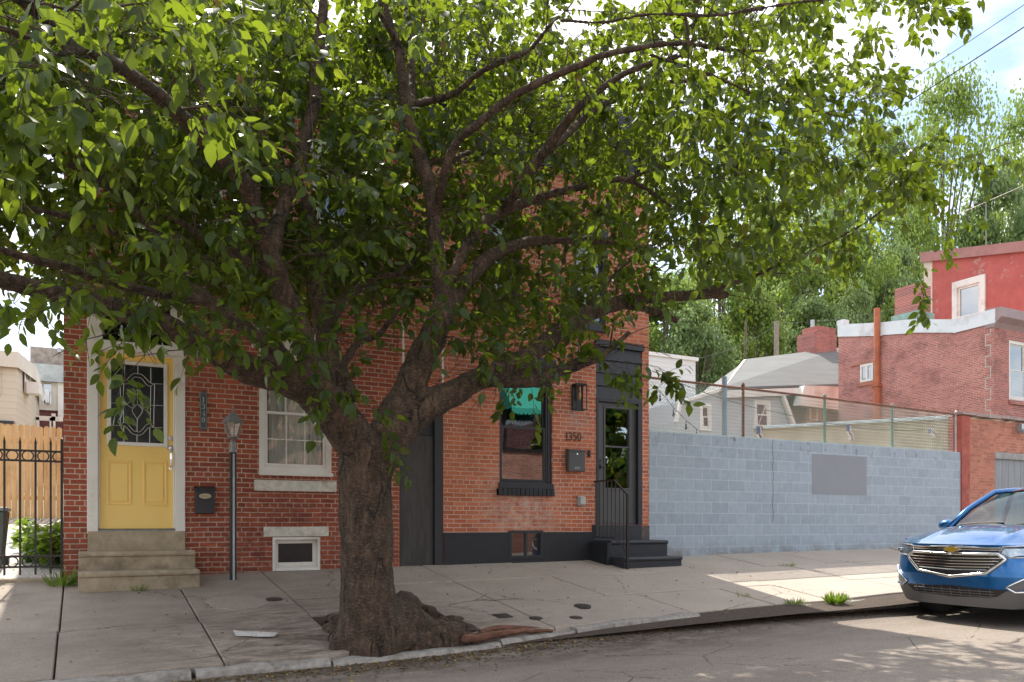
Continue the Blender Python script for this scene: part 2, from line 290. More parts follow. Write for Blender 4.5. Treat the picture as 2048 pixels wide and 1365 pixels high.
# asphalt
m, t, b = newmat('asphalt'); M['asphalt'] = m; b.inputs['Roughness'].default_value = .88; p = wpos(t)
agg = noise(t, 70, 3, .85, vec=p); col = ramp(t, agg, [(.3, (.11, .088, .072)), (.52, (.22, .185, .155)), (.7, (.46, .395, .335))])
col = mixc(t, ramp(t, noise(t, .9, 7, .65, vec=p, stretch=(.5, 1.5, 1)), [(.42, G01(0)), (.68, G01(.6))]), col, (.09, .068, .053))
col = mixc(t, ramp(t, noise(t, 2.6, 8, .7, vec=p, stretch=(.4, 2, 1)), [(.55, G01(0)), (.72, G01(.35))]), col, (.38, .32, .265))
col = mixc(t, .3, col, mixc(t, noise(t, 22, 6, .8, vec=p), (.06, .05, .042), (.5, .43, .36)))
col = mixc(t, crackfac(t, p, .8, .008, .46, .54), col, (.03, .024, .02))
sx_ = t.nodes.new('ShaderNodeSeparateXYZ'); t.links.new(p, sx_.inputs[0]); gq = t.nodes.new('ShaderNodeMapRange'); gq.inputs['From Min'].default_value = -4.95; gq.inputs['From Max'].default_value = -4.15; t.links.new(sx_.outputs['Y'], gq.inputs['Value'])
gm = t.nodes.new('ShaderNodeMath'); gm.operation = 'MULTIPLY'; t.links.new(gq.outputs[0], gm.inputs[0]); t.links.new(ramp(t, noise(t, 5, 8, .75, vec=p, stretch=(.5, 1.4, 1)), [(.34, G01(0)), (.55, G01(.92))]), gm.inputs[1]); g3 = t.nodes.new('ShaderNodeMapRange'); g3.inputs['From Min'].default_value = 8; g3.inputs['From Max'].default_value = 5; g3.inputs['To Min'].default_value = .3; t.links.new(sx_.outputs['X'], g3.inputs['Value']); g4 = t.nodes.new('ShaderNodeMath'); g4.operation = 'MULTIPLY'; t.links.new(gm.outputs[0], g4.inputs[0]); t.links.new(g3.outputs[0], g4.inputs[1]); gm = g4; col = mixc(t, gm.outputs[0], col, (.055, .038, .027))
t.links.new(col, b.inputs['Base Color']); bump(t, b, agg, .6, .006)
# block wall paint
m, t, b = newmat('painted_block'); M['block'] = m; b.inputs['Roughness'].default_value = .75; p = wpos(t)
s_ = t.nodes.new('ShaderNodeSeparateXYZ'); t.links.new(p, s_.inputs[0]); c_ = t.nodes.new('ShaderNodeCombineXYZ'); t.links.new(s_.outputs['X'], c_.inputs[0]); t.links.new(s_.outputs['Z'], c_.inputs[1])
mm = t.nodes.new('ShaderNodeMapping'); mm.inputs['Location'].default_value = (.1, -.69, 0); t.links.new(c_.outputs[0], mm.inputs['Vector'])
k = t.nodes.new('ShaderNodeTexBrick'); k.inputs['Scale'].default_value = 1; k.inputs['Brick Width'].default_value = .405; k.inputs['Row Height'].default_value = .1965; k.inputs['Mortar Size'].default_value = .007; k.inputs['Mortar Smooth'].default_value = .4
k.inputs['Color1'].default_value = (.30, .37, .43, 1); k.inputs['Color2'].default_value = (.375, .455, .52, 1); k.inputs['Mortar'].default_value = (.54, .60, .64, 1); k.offset = .5; t.links.new(mm.outputs[0], k.inputs['Vector'])
col = mixc(t, .35, k.outputs['Color'], ramp(t, noise(t, 8, 7, .7, vec=p), [(.3, (.22, .25, .30)), (.7, (.44, .49, .55))]))
stn = noise(t, 4.5, 8, .72, vec=p, stretch=(1.3, 1, .8)); hz = t.nodes.new('ShaderNodeMapRange'); hz.inputs['From Min'].default_value = 2.45; hz.inputs['From Max'].default_value = 2.86; t.links.new(s_.outputs['Z'], hz.inputs['Value'])
sm = t.nodes.new('ShaderNodeMath'); sm.operation = 'MULTIPLY'; t.links.new(ramp(t, stn, [(.55, G01(0)), (.66, G01(.8))]), sm.inputs[0]); t.links.new(hz.outputs[0], sm.inputs[1])
col = mixc(t, sm.outputs[0], col, (.05, .035, .03))
lz = t.nodes.new('ShaderNodeMapRange'); lz.inputs['From Min'].default_value = 1.0; lz.inputs['From Max'].default_value = .72; t.links.new(s_.outputs['Z'], lz.inputs['Value'])
sm2 = t.nodes.new('ShaderNodeMath'); sm2.operation = 'MULTIPLY'; t.links.new(ramp(t, noise(t, 3, 7, .7, vec=p), [(.42, G01(0)), (.62, G01(.8))]), sm2.inputs[0]); t.links.new(lz.outputs[0], sm2.inputs[1])
col = mixc(t, sm2.outputs[0], col, (.16, .12, .09))
wh = noise(t, 1.6, 7, .7, vec=p, stretch=(2.2, 1, .6)); col = mixc(t, ramp(t, wh, [(.60, G01(0)), (.68, G01(.30))]), col, (.55, .58, .58))
t.links.new(col, b.inputs['Base Color']); bump(t, b, k.outputs['Fac'], -.3, .004)
# bark
def barkmat(name, base, hi, moss=True):
    m, t, b = newmat(name); b.inputs['Roughness'].default_value = .9; p = wpos(t)
    n = noise(t, 13, 10, .75, vec=p, stretch=(1, 1, .4)); n2 = noise(t, 45, 5, .75, vec=p, stretch=(.6, .6, 1.5))
    col = ramp(t, n, [(.32, tuple(x*.35 for x in base)), (.5, base), (.68, hi)])
    col = mixc(t, ramp(t, n2, [(.5, G01(0)), (.66, G01(.6))]), col, tuple(x*1.5 for x in hi))
    vo = t.nodes.new('ShaderNodeTexVoronoi'); vo.feature = 'DISTANCE_TO_EDGE'; vo.inputs['Scale'].default_value = 8; vm_ = t.nodes.new('ShaderNodeMapping'); vm_.inputs['Scale'].default_value = (1, 1, .22)
    wn = t.nodes.new('ShaderNodeVectorMath'); wn.operation = 'MULTIPLY_ADD'; wn.inputs[1].default_value = (.07, .07, .07); t.links.new(noise(t, 16, 4, .7, vec=p), wn.inputs[0]); t.links.new(p, wn.inputs[2]); t.links.new(wn.outputs[0], vm_.inputs['Vector']); t.links.new(vm_.outputs[0], vo.inputs['Vector'])
    cmk = t.nodes.new('ShaderNodeMath'); cmk.operation = 'MULTIPLY'; t.links.new(ramp(t, vo.outputs['Distance'], [(.0, G01(1)), (.05, G01(0))]), cmk.inputs[0]); t.links.new(ramp(t, noise(t, 3, 4, .6, vec=p), [(.48, G01(0)), (.60, G01(1))]), cmk.inputs[1]); ckk = cmk.outputs[0]; col = mixc(t, ckk, col, tuple(x*.22 for x in base))
    if moss:
        s = t.nodes.new('ShaderNodeSeparateXYZ'); g = t.nodes.new('ShaderNodeNewGeometry'); t.links.new(g.outputs['Normal'], s.inputs[0])
        r = ramp(t, s.outputs['X'], [(.35, G01(0)), (.8, G01(1))]); mn = ramp(t, noise(t, 5, 6, .7, vec=p), [(.45, G01(0)), (.62, G01(.75))])
        mu = t.nodes.new('ShaderNodeMath'); mu.operation = 'MULTIPLY'; t.links.new(r, mu.inputs[0]); t.links.new(mn, mu.inputs[1]); col = mixc(t, mu.outputs[0], col, (.028, .045, .016))
        li = ramp(t, noise(t, 38, 4, .7, vec=p), [(.60, G01(0)), (.66, G01(.6))]); mu2 = t.nodes.new('ShaderNodeMath'); mu2.operation = 'MULTIPLY'; t.links.new(r, mu2.inputs[0]); t.links.new(li, mu2.inputs[1]); col = mixc(t, mu2.outputs[0], col, (.30, .29, .25))
    t.links.new(col, b.inputs['Base Color'])
    a = t.nodes.new('ShaderNodeMath'); a.operation = 'ADD'; t.links.new(n, a.inputs[0]); t.links.new(n2, a.inputs[1]); a2 = t.nodes.new('ShaderNodeMath'); a2.operation = 'SUBTRACT'; t.links.new(a.outputs[0], a2.inputs[0]); t.links.new(ckk, a2.inputs[1]); bump(t, b, a2.outputs[0], 1.0, .03); return m
M['bark'] = barkmat('cherry_bark', (.064, .040, .026), (.180, .118, .076))
M['twig'] = barkmat('twig_bark', (.085, .052, .036), (.17, .11, .08), False)
M['farbark'] = barkmat('far_bark', (.16, .13, .10), (.27, .22, .18), False)
M['rootwood'] = plain('bare_root_wood', (.15, .068, .042), .85, var=.6, scale=12, bmp=.8, stretch=(.6, 3, 3), dirt=(.1, .05, .03))
M['leaf'] = leafmat('cherry_leaves', [(0, (.005, .018, .005)), (.4, (.009, .032, .008)), (.8, (.018, .052, .012)), (.985, (.040, .085, .014)), (.99, (.24, .09, .02))], (.024, .044, .02), .46, .36, .88, (.30, .40, .024))
M['farleaf'] = leafmat('far_leaves', [(0, (.13, .20, .045)), (.5, (.22, .32, .07)), (1, (.33, .44, .10))], (.15, .2, .08), .42, .6, .6, (.38, .52, .10))
M['farleaf2'] = leafmat('far_leaves_bluish', [(0, (.10, .17, .065)), (.5, (.18, .27, .10)), (1, (.29, .38, .15))], (.15, .2, .1), .4, .6, .6, (.32, .44, .15))
M['weed'] = leafmat('weed_leaves', [(0, (.07, .14, .02)), (.5, (.12, .22, .03)), (1, (.2, .32, .05))], (.15, .25, .05), .4)
#PART2
def X(px, y=0.0): return W(px, CY, y)[0]
def Z(px, py, y=0.0): return W(px, py, y)[2]
KX = [-40, 0.5, 1.6, 3.2, 4.4, 6.1, 7.5, 8.8, 10, 14, 60]; KY = [-4.1, -4.08, -4.08, -4.03, -3.88, -3.70, -3.62, -3.66, -3.54, -3.5, -3.5]
def ky(x): return float(np.interp(x, KX, KY))
# ------------------------------------------------------------------ ground
def sheet(name, xs, ys, zf, m, label=None):
    V = np.array([(x, y, zf(x, y)) for y in ys for x in xs]); nx = len(xs); ny = len(ys)
    Q = np.array([(j*nx+i, j*nx+i+1, (j+1)*nx+i+1, (j+1)*nx+i) for j in range(ny-1) for i in range(nx-1)])
    o = fast_mesh(name, V, [Q], m, smooth=True); tag(o, label, kind='structure'); return o
M['soil'] = plain('garden_soil', (.20, .17, .12), .95, var=.4, scale=1.5, bmp=.5, dirt=(.12, .16, .05))
def terr(x, y):
    z = .56+.011*max(min(x, 40), -20)+.10*min(max(y, 0), 30)+.04*min(max(y-30, 0), 60)
    return z if y > -.2 else z-.35
sheet('ground', [-600, -200, -60, -20, -8, -3, 0, 4, 9, 17, 25, 40, 70, 200, 600], [-.05, 2, 5, 9, 15, 22, 30, 60, 90, 300, 900], terr, M['soil'])
xs = np.linspace(-40, 60, 201)
def rz(x, y):
    d = ky(x)-y; return road_z(min(x, 30), y)+float(np.interp(x, [0, 2, 5, 7, 8.5, 10], [.04, .05, .10, .11, .06, .03]))*max(0, 1-max(d, 0)/.55)+.006*math.sin(x*1.7)*math.sin(y*1.3)
sheet('road', list(xs), [-17, -12, -9.5, -8, -7, -6, -5, -4.6, -4.3, -4.1, -3.9, -3.7, -3.5, -3.3, -3.1], rz, M['asphalt'])
sheet('far_ground', [-600, -40, 60, 600], [-900, -300, -60, -17.01], lambda x, y: -.4, M['soil'])
sheet('pavement_bed', list(xs), [-4.0, -3.3, -2, -1, 0, .3], lambda x, y: side(x, y)-.03 if y > ky(x)+.1 else side(x, ky(x)+.1)-.06, M['dirt'])
sl_ = MB()
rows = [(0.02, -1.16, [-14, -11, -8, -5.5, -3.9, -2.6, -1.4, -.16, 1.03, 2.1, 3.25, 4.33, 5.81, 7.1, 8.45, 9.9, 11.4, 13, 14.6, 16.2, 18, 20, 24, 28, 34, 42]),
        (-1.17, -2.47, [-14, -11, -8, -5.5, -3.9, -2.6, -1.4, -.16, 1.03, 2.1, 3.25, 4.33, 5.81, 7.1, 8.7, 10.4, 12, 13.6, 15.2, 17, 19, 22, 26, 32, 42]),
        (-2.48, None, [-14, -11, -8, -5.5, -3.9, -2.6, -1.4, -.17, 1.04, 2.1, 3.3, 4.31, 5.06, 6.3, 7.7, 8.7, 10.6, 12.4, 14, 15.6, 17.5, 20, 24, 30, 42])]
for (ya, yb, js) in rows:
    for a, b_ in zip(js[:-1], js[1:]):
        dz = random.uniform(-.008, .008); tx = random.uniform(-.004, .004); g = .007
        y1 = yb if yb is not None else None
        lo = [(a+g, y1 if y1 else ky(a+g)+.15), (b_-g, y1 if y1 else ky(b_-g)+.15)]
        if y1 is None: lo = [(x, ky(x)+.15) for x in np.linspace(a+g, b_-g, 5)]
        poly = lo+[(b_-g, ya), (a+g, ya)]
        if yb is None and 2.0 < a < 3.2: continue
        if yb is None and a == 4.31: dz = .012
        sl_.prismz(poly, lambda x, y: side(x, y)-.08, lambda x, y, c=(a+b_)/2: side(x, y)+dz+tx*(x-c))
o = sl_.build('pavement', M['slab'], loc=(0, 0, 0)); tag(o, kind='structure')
bv = o.modifiers.new('bevel', 'BEVEL'); bv.width = .008; bv.segments = 1
kb = MB(); x = -14.0; rk = random.Random(3)
while x < 40:
    ln = rk.uniform(.85, 1.9); x2 = x+ln
    xsx = np.linspace(x+rk.uniform(.008, .03), x2-.012, 9); d = rk.uniform(-.028, .022); dy = rk.uniform(-.025, .02); w0 = .15
    n = len(xsx); vs = []
    for xx in xsx:
        yy = ky(xx)+dy; zt = side(xx, yy+.08)+d-.004+rk.uniform(-.012, .008); e = rk.uniform(-.016, .016)
        vs += [(xx, yy-.015+e, road_z(xx, 0)-.12), (xx, yy-.005+e, zt-.045), (xx, yy+.012, zt-.012), (xx, yy+.04, zt), (xx, yy+w0, zt), (xx, yy+w0, zt-.25)]
    fs = [(i*6+k, i*6+(k+1) % 6, (i+1)*6+(k+1) % 6, (i+1)*6+k) for i in range(n-1) for k in range(6)]+[tuple(range(6)), tuple(range((n-1)*6+5, (n-1)*6-1, -1))]
    kb.add(vs, fs); x = x2
o = kb.build('kerb', M['kerb'], smooth=False, loc=(0, 0, 0)); tag(o, kind='structure')
# ------------------------------------------------------------------ house builder pieces
def wall_front(mb, x0, x1, z0, z1, holes, y=0.0, rev=.12):
    xs = sorted({x0, x1}|{h[0] for h in holes}|{h[1] for h in holes}); zs = sorted({z0, z1}|{h[2] for h in holes}|{h[3] for h in holes})
    for a, b_ in zip(xs[:-1], xs[1:]):
        for c, d in zip(zs[:-1], zs[1:]):
            mx_, mz = (a+b_)/2, (c+d)/2
            if any(h[0] < mx_ < h[1] and h[2] < mz < h[3] for h in holes): continue
            mb.add([(a, y, c), (b_, y, c), (b_, y, d), (a, y, d)], [(0, 1, 2, 3)])
    for h in holes:
        a, b_, c, d = h[:4]; r = h[4] if len(h) > 4 else rev
        mb.add([(a, y, c), (b_, y, c), (b_, y, d), (a, y, d), (a, y+r, c), (b_, y+r, c), (b_, y+r, d), (a, y+r, d)], [(0, 4, 5, 1), (1, 5, 6, 2), (2, 6, 7, 3), (3, 7, 4, 0)])
def shell(mb, x0, x1, z0, z1, y0, y1):
    mb.add([(x0, y0, z0), (x1, y0, z0), (x1, y1, z0), (x0, y1, z0), (x0, y0, z1), (x1, y0, z1), (x1, y1, z1), (x0, y1, z1)], [(1, 2, 6, 5), (2, 3, 7, 6), (3, 0, 4, 7), (4, 5, 6, 7)])
SPLIT = 3.985; HT = 7.85
# openings measured on the front wall
dA = (X(174), X(370), 1.03, 3.98)
wA = (X(518), X(663), Z(540, 944), Z(540, 700))
bA = (X(545), X(640), Z(545, 1143), Z(545, 1075))
uA = (X(292), X(445), 4.60, 6.22); uA2 = (X(625), X(757), 4.55, 6.30)
pB = (X(799), X(886), .55, Z(799, 790)); wB = (X(999), X(1105), Z(999, 966), 3.62); bB = (X(1017), X(1085), Z(1017, 1118), Z(1017, 1063))
dB = (X(1192), X(1284), Z(1192, 1050), Z(1192, 692)); uB = (X(975), X(1040), 4.62, 6.2); uB2 = (X(1148), X(1212), 4.5, 5.9)
hA = thing('brick_house', (-.168, 0, .6), 'dark red brick rowhouse with yellow front door and white window trim', 'house')
mb = MB(); wall_front(mb, -.168, SPLIT, .3, HT, [dA, wA, bA, uA, uA2]); shell(mb, -.168, SPLIT, .3, HT, 0, 9); mb.build('wall', M['brick_a'], hA)
# ---- yellow door with its frame, transom and steps
fr = MB(); yf = -.03
xa, xb = X(174), X(370); dl, dr = X(196), X(350.5); dz0, dz1 = Z(196, 1058), Z(196, 700)
fr.box(xa, dl, yf, .10, dz0-.06, dz1); fr.box(dr, xb, yf, .10, dz0-.06, dz1)
fr.box(xa-.01, xb+.01, yf-.045, .10, dz1, dz1+.115)
fr.box(xa, X(205), yf+.005, .10, dz1+.115, 3.98); fr.box(X(342), xb, yf+.005, .10, dz1+.115, 3.98); fr.box(xa-.02, xb+.02, yf-.02, .1, 3.98, 4.10)
fr.box(dl, dl+.02, .02, .12, dz0, dz1); fr.box(dr-.02, dr, .02, .12, dz0, dz1); fr.box(dl+.02, dr-.02, .02, .12, dz1-.015, dz1)
frame = fr.build('door_frame', M['white'], hA, bevel=.006)
MB().box(X(205), X(342), .06, .07, dz1+.115, 3.98).build('transom_pane', M['glass'], frame)
MB().box(dl-.05, dr+.05, -.02, .12, dz0-.06, dz0-.005).build('threshold', M['pewter'], hA, bevel=.01)
def Q(x, y, yy=.055): p = W(180+x/5.69, 680+y/5.69, yy); return (p[0], p[2])
g0, g1 = Q(240, 268), Q(838, 1182); x0, x1, z1, z0 = g0[0], g1[0], g0[1], g1[1]
dm = MB(); yd = .055
a0, a1 = dl+.021, dr-.021
wall_front(dm, a0, a1, dz0, dz1-.016, [(x0-.02, x1+.02, z0-.02, z1+.02)], yd, .03)
dm.box(a0, a1, yd+.031, yd+.05, dz0, dz0+.9)
def panel(mbx, xa_, xb_, za, zb, y, d=.012, w_=.022):   # raised moulding round a door panel
    mbx.frame(xa_, xb_, za, zb, w_, y-d, y+.005); mbx.box(xa_+w_+.02, xb_-w_-.02, y-d*.8, y+.004, za+w_+.02, zb-w_-.02)
for (pa, pb) in ((214, 263), (286, 334)):
    pa_, pb_ = X(pa, yd), X(pb, yd); panel(dm, pa_, pb_, Z(214, 1010, yd), Z(214, 920, yd), yd)
door = dm.build('door', M['yellow'], hA, bevel=.004)
tr = MB(); tr.frame(x0-.045, x1+.045, z0-.045, z1+.045, .045, yd-.022, yd+.01); tr.build('door_light_frame', M['white'], door, bevel=.006)
MB().box(x0, x1, yd+.012, yd+.018, z0, z1).build('door_glass', M['glass_dark'], door)
ld = MB(); yl = yd+.008
def lead(pts, r=.0035): ld.tube([(Q(*q, yy=yl)[0], yl, Q(*q, yy=yl)[1]) for q in pts], r, 5)
def arc(x0_, y0_, x1_, y1_, h, n=10):     # S-curved shoulder
    return [(x0_+(x1_-x0_)*k/n, y0_+(y1_-y0_)*k/n+h*math.sin(2*math.pi*k/n)) for k in range(n+1)]
top_o = arc(345, 465, 545, 388, 22)+arc(545, 388, 735, 500, -18)[1:]; top_i = arc(382, 500, 545, 428, 20)+arc(545, 428, 690, 528, -16)[1:]
bot_o = arc(345, 970, 535, 1082, -18)+arc(535, 1082, 722, 997, 22)[1:]; bot_i = arc(382, 940, 535, 1045, -14)+arc(535, 1045, 685, 962, 20)[1:]
for q in (top_o, top_i, bot_o, bot_i, [(345, 465), (345, 970)], [(735, 500), (725, 997)], [(382, 500), (382, 940)], [(692, 528), (685, 962)],
          [(345, 465), (382, 500)], [(735, 500), (690, 528)], [(345, 970), (382, 940)], [(722, 997), (685, 962)],
          [(240, 455), (345, 465)], [(735, 500), (830, 505)], [(240, 972), (345, 975)], [(725, 1000), (822, 1003)], [(690, 745), (830, 750)], [(240, 720), (345, 722)], [(655, 745), (690, 746)],
          [(395, 290), (395, 465)], [(545, 300), (545, 388)], [(692, 318), (692, 495)], [(385, 985), (385, 1160)], [(535, 1082), (535, 1165)], [(682, 1003), (680, 1170)], [(538, 905), (535, 1045)],
          [(538, 905), (595, 820), (590, 785), (548, 740)], [(538, 905), (480, 820), (484, 785), (530, 740)], [(655, 745), (612, 702), (565, 740), (604, 785), (655, 745)], [(420, 735), (462, 695), (510, 735), (470, 778), (420, 735)], [(540, 740), (540, 560), (515, 600)], [(540, 560), (570, 600)]):
    lead(q)
ld.build('lead_came', M['lead'], door)
hd = MB(); kx, kz = Q(915, 1125); 
def disc(mbx, x, z, r, ya, yb_, n=20): mbx.prism([(x+r*math.cos(2*math.pi*k/n), z+r*math.sin(2*math.pi*k/n)) for k in range(n)], ya, yb_)
disc(hd, kx, kz, .03, yd-.03, yd); disc(hd, kx, kz, .017, yd-.042, yd-.03)
hx, hz_ = Q(915, 1235); disc(hd, hx, hz_, .036, yd-.018, yd); hd.ball((hx, yd-.04, hz_), .02, .02, .02)
hd.tube([(hx, yd-.02, hz_-.02), (hx, yd-.065, hz_-.07), (hx, yd-.07, hz_-.14), (hx, yd-.06, hz_-.21), (hx, yd-.01, hz_-.25)], [.01, .012, .014, .012, .012], 10); disc(hd, hx, hz_-.25, .022, yd-.02, yd)
hd.build('door_handle', M['chrome'], door, smooth=False)
stp = MB(); 
t0 = Z(175, 1063, -.05); stp.box(X(175, -.05), X(370.5, -.05), -.05, .05, .9, t0-.002)
def nosed(mbx, xa_, xb_, yb_, zt, zb, yback=0.0, nose=.03, th=.06):
    mbx.prismx([(yback, zb), (yb_+nose, zb), (yb_+nose, zt-th), (yb_+.006, zt-th+.006), (yb_, zt-th*.5), (yb_+.008, zt-.008), (yb_+.022, zt), (yback, zt)], xa_, xb_)
y2, y3 = -.40, -.80
z2 = H+(CY-1105)*((y2+D)/(ray(158, 1105)[1]))/F; z3 = H+(CY-1146)*((y3+D)/(ray(158, 1146)[1]))/F
nosed(stp, X(157, y2), X(391, y2), y2, z2, .4, -.051); stp.build('doorstep', M['stone'], hA, bevel=.006)
s3 = MB(); nosed(s3, X(156, y3), X(400, y3), y3, z3, .38, y2+.031); s3.build('doorstep', M['stone'], hA, bevel=.006)
# ---- big white sash window
def sash_window(parent, x0, x1, z0, z1, y, fm, cas=.06, split=.5, muntin=None, glass='glass', deep=.05, outer=True, sashw=.035, name='window'):
    f = MB()
    if outer: f.frame(x0, x1, z0, z1, cas, y-.03, y+.05)
    xi0, xi1, zi0, zi1 = x0+cas, x1-cas, z0+cas, z1-cas; zm = zi0+(zi1-zi0)*split
    f.frame(xi0+.002, xi1-.002, zm-.02, zi1-.002, sashw, y+.012, y+.045)       # upper sash, behind
    f.frame(xi0+.002, xi1-.002, zi0+.002, zm+.02, sashw, y-.022, y+.011)        # lower sash, in front
    if muntin:
        for (za, zb, yy) in ((zm+.02, zi1-sashw, y+.018), (zi0+sashw, zm-.02, y-.012)):
            for k in range(1, muntin[0]):
                xx = xi0+sashw+(xi1-xi0-2*sashw)*k/muntin[0]; f.box(xx-.007, xx+.007, yy, yy+.012, za, zb)
            for k in range(1, muntin[1]):
                zz = za+(zb-za)*k/muntin[1]; f.box(xi0+sashw, xi1-sashw, yy+.002, yy+.010, zz-.007, zz+.007)
    fo = f.build(name, fm, parent, bevel=.003)
    MB().box(xi0+sashw-.004, xi1-sashw+.004, y+.030, y+.036, zm+.01, zi1-sashw+.004).build('pane', M[glass], fo)
    MB().box(xi0+sashw-.004, xi1-sashw+.004, y-.005, y+.001, zi0+sashw-.004, zm-.01).build('pane', M[glass], fo)
    return fo
wz0, wz1 = wA[2], wA[3]
win = sash_window(hA, wA[0], wA[1], wz0, wz1, .03, M['white'], cas=.075, split=.485, muntin=(3, 2))
MB().box(wA[0]-.005, wA[1]+.005, -.075, .03, wz0-.05, wz0).build('window_ledge', M['white'], hA, bevel=.006)
MB().box(X(508), X(671), -.06, .1, Z(508, 982), Z(508, 960)).build('sill', M['whitestone'], hA, bevel=.01)
MB().box(X(503), X(668), -.035, .1, wz1, wz1+.30).build('lintel', M['whitestone'], hA, bevel=.01)
cu = MB(); n = 60; x0, x1 = wA[0]+.14, wA[1]-.09
vs = []
for k in range(n+1):
    xx = x0+(x1-x0)*k/n; yy = .088+.012*math.sin(k*1.3)+.006*math.sin(k*.5); vs += [(xx, yy, wz0), (xx, yy, wz1)]
cu.add(vs, [(2*k, 2*k+2, 2*k+3, 2*k+1) for k in range(n)]); cu.build('curtain', M['curtain'], hA)
MB().box(X(527), X(657), -.02, .06, Z(527, 1074), Z(527, 1054)).build('basement_lintel', M['whitestone'], hA, bevel=.008)
bf = MB(); bf.frame(bA[0], bA[1], bA[2], bA[3], .035, -.012, .1); bf.frame(bA[0]+.036, bA[1]-.036, bA[2]+.06, bA[3]-.036, .05, .06, .1)
bf.prismx([(-.02, bA[2]-.0), (-.02, bA[2]+.02), (.06, bA[2]+.07), (.06, bA[2])], bA[0]+.036, bA[1]-.036)
bw = bf.build('basement_window', M['white'], hA, bevel=.004); MB().box(bA[0]+.08, bA[1]-.08, .07, .08, bA[2]+.1, bA[3]-.08).build('pane', M['black'], bw)
for u in (uA, uA2):
    uw = sash_window(hA, u[0], u[1], u[2], u[3], .03, M['palegreen'], cas=.08, split=.5)
    MB().box(u[0]-.05, u[1]+.05, -.1, .06, u[2]-.08, u[2]).build('sill', M['whitestone'], hA, bevel=.008)
    MB().box(u[0]-.04, u[1]+.04, -.03, .06, u[3], u[3]+.18).build('lintel', M['palegreen'], hA, bevel=.008)
cn = MB(); cn.prismx([(-.002, 6.75), (-.08, 6.75), (-.1, 7.0), (-.12, 7.1), (-.33, 7.32), (-.36, 7.5), (-.30, 7.56), (-.002, 7.58)], -.25, SPLIT-.01)
for k in range(9):
    xx = -.1+k*.48; cn.prismx([(-.1, 6.8), (-.18, 6.9), (-.22, 7.15), (-.1, 7.15)], xx, xx+.1)
cn.build('cornice', M['palegreen'], hA).location.z += .27
# ---------------------------------------------------------------- orange brick house
hB = thing('brick_house', (SPLIT, 0, .6), 'orange red brick rowhouse with black trim, grey storm door and charcoal base', 'house')
mb = MB(); wall_front(mb, SPLIT+.002, 8.44, .3, HT+.1, [pB, wB, bB, dB, uB, uB2], rev=.14); shell(mb, SPLIT+.002, 8.44, .3, HT+.1, 0, 9); mb.build('wall', M['brick_b'], hB)
# passage door
pm = MB(); pm.frame(pB[0], pB[1], .55, pB[3], .02, -.01, .14); pm.box(X(869), pB[1]-.021, -.015, .14, .55, pB[3]-.03)
pm.box(pB[0]-.03, pB[1]+.05, -.025, .02, pB[3]-.02, pB[3]+.1); pm.box(pB[0]+.021, X(869), .05, .14, Z(801, 868)+.0, pB[3]-.021)
pf = pm.build('passage_frame', M['charcoal'], hB, bevel=.004)
pd = MB().box(pB[0]+.022, X(868.5), .035, .075, .66, Z(801, 868)-.004).build('passage_door', M['metaldoor'], hB, bevel=.003)
MB().box(pB[0], pB[1], -.03, .1, .5, .655).build('passage_threshold', M['stone'], hB)
# window with black frame
f = MB(); f.box(wB[0], wB[1], .0, .14, wB[3]-.12, wB[3]); f.box(wB[1]-.07, wB[1]-.001, .03, .14, wB[2], wB[3]-.12); f.build('window_surround', M['charcoal'], hB, bevel=.004)
wb = sash_window(hB, wB[0]+.001, wB[1]-.072, wB[2], wB[3]-.122, .07, M['charcoal'], cas=.03, split=.545, glass='glass_mirror')
MB().box(X(988), X(1112), -.02, .05, 3.60, 3.88).build('lintel', M['charbase'], hB, bevel=.01)
MB().box(wB[0]-.02, wB[1]+.01, -.03, .10, wB[2]-.085, wB[2]).build('window_ledge', M['charcoal'], hB, bevel=.006)
sb = MB(); n = 13; s0, s1 = X(993), X(1106); zt = wB[2]-.086
for k in range(n):
    a = s0+(s1-s0)*k/n; sb.box(a+.004, a+(s1-s0)/n-.004, -.065+random.uniform(-.004, .004), .05, zt-.105, zt)
sb.box(s0+.004, s1-.004, -.05, .04, zt-.1, zt-.004); sb.build('brick_sill', M['charbase'], hB, bevel=.006)
# painted base
bs = MB(); zb = Z(885, 1066); BX1 = X(1184)
hs = [(bB[0], bB[1], bB[2], bB[3])]
wall_front(bs, X(887), BX1, .3, zb, [(bB[0]+.0, bB[1]+.0, bB[2], zb-.0005)], -.03, .14); bs.add([(X(887), -.03, zb), (BX1, -.03, zb), (BX1, .01, zb), (X(887), .01, zb)], [(0, 1, 2, 3)])
bs.add([(X(887), -.03, .3), (X(887), -.03, zb), (X(887), .01, zb), (X(887), .01, .3)], [(0, 1, 2, 3)])
bs.build('painted_base', M['charbase'], hB)
f = MB(); f.frame(bB[0]+.002, bB[1]-.002, bB[2]+.002, bB[3]+.012, .045, -.034, .06); mxx = (bB[0]+bB[1])/2; f.box(mxx-.02, mxx+.02, -.02, .05, bB[2]+.047, bB[3]-.034)
bw = f.build('basement_window', M['charcoal'], hB, bevel=.004); MB().box(bB[0]+.04, mxx, .0, .008, bB[2]+.04, bB[3]-.03).build('pane', M['glass'], bw); MB().box(mxx, bB[1]-.04, .02, .028, bB[2]+.04, bB[3]-.03).build('pane', M['glass'], bw)
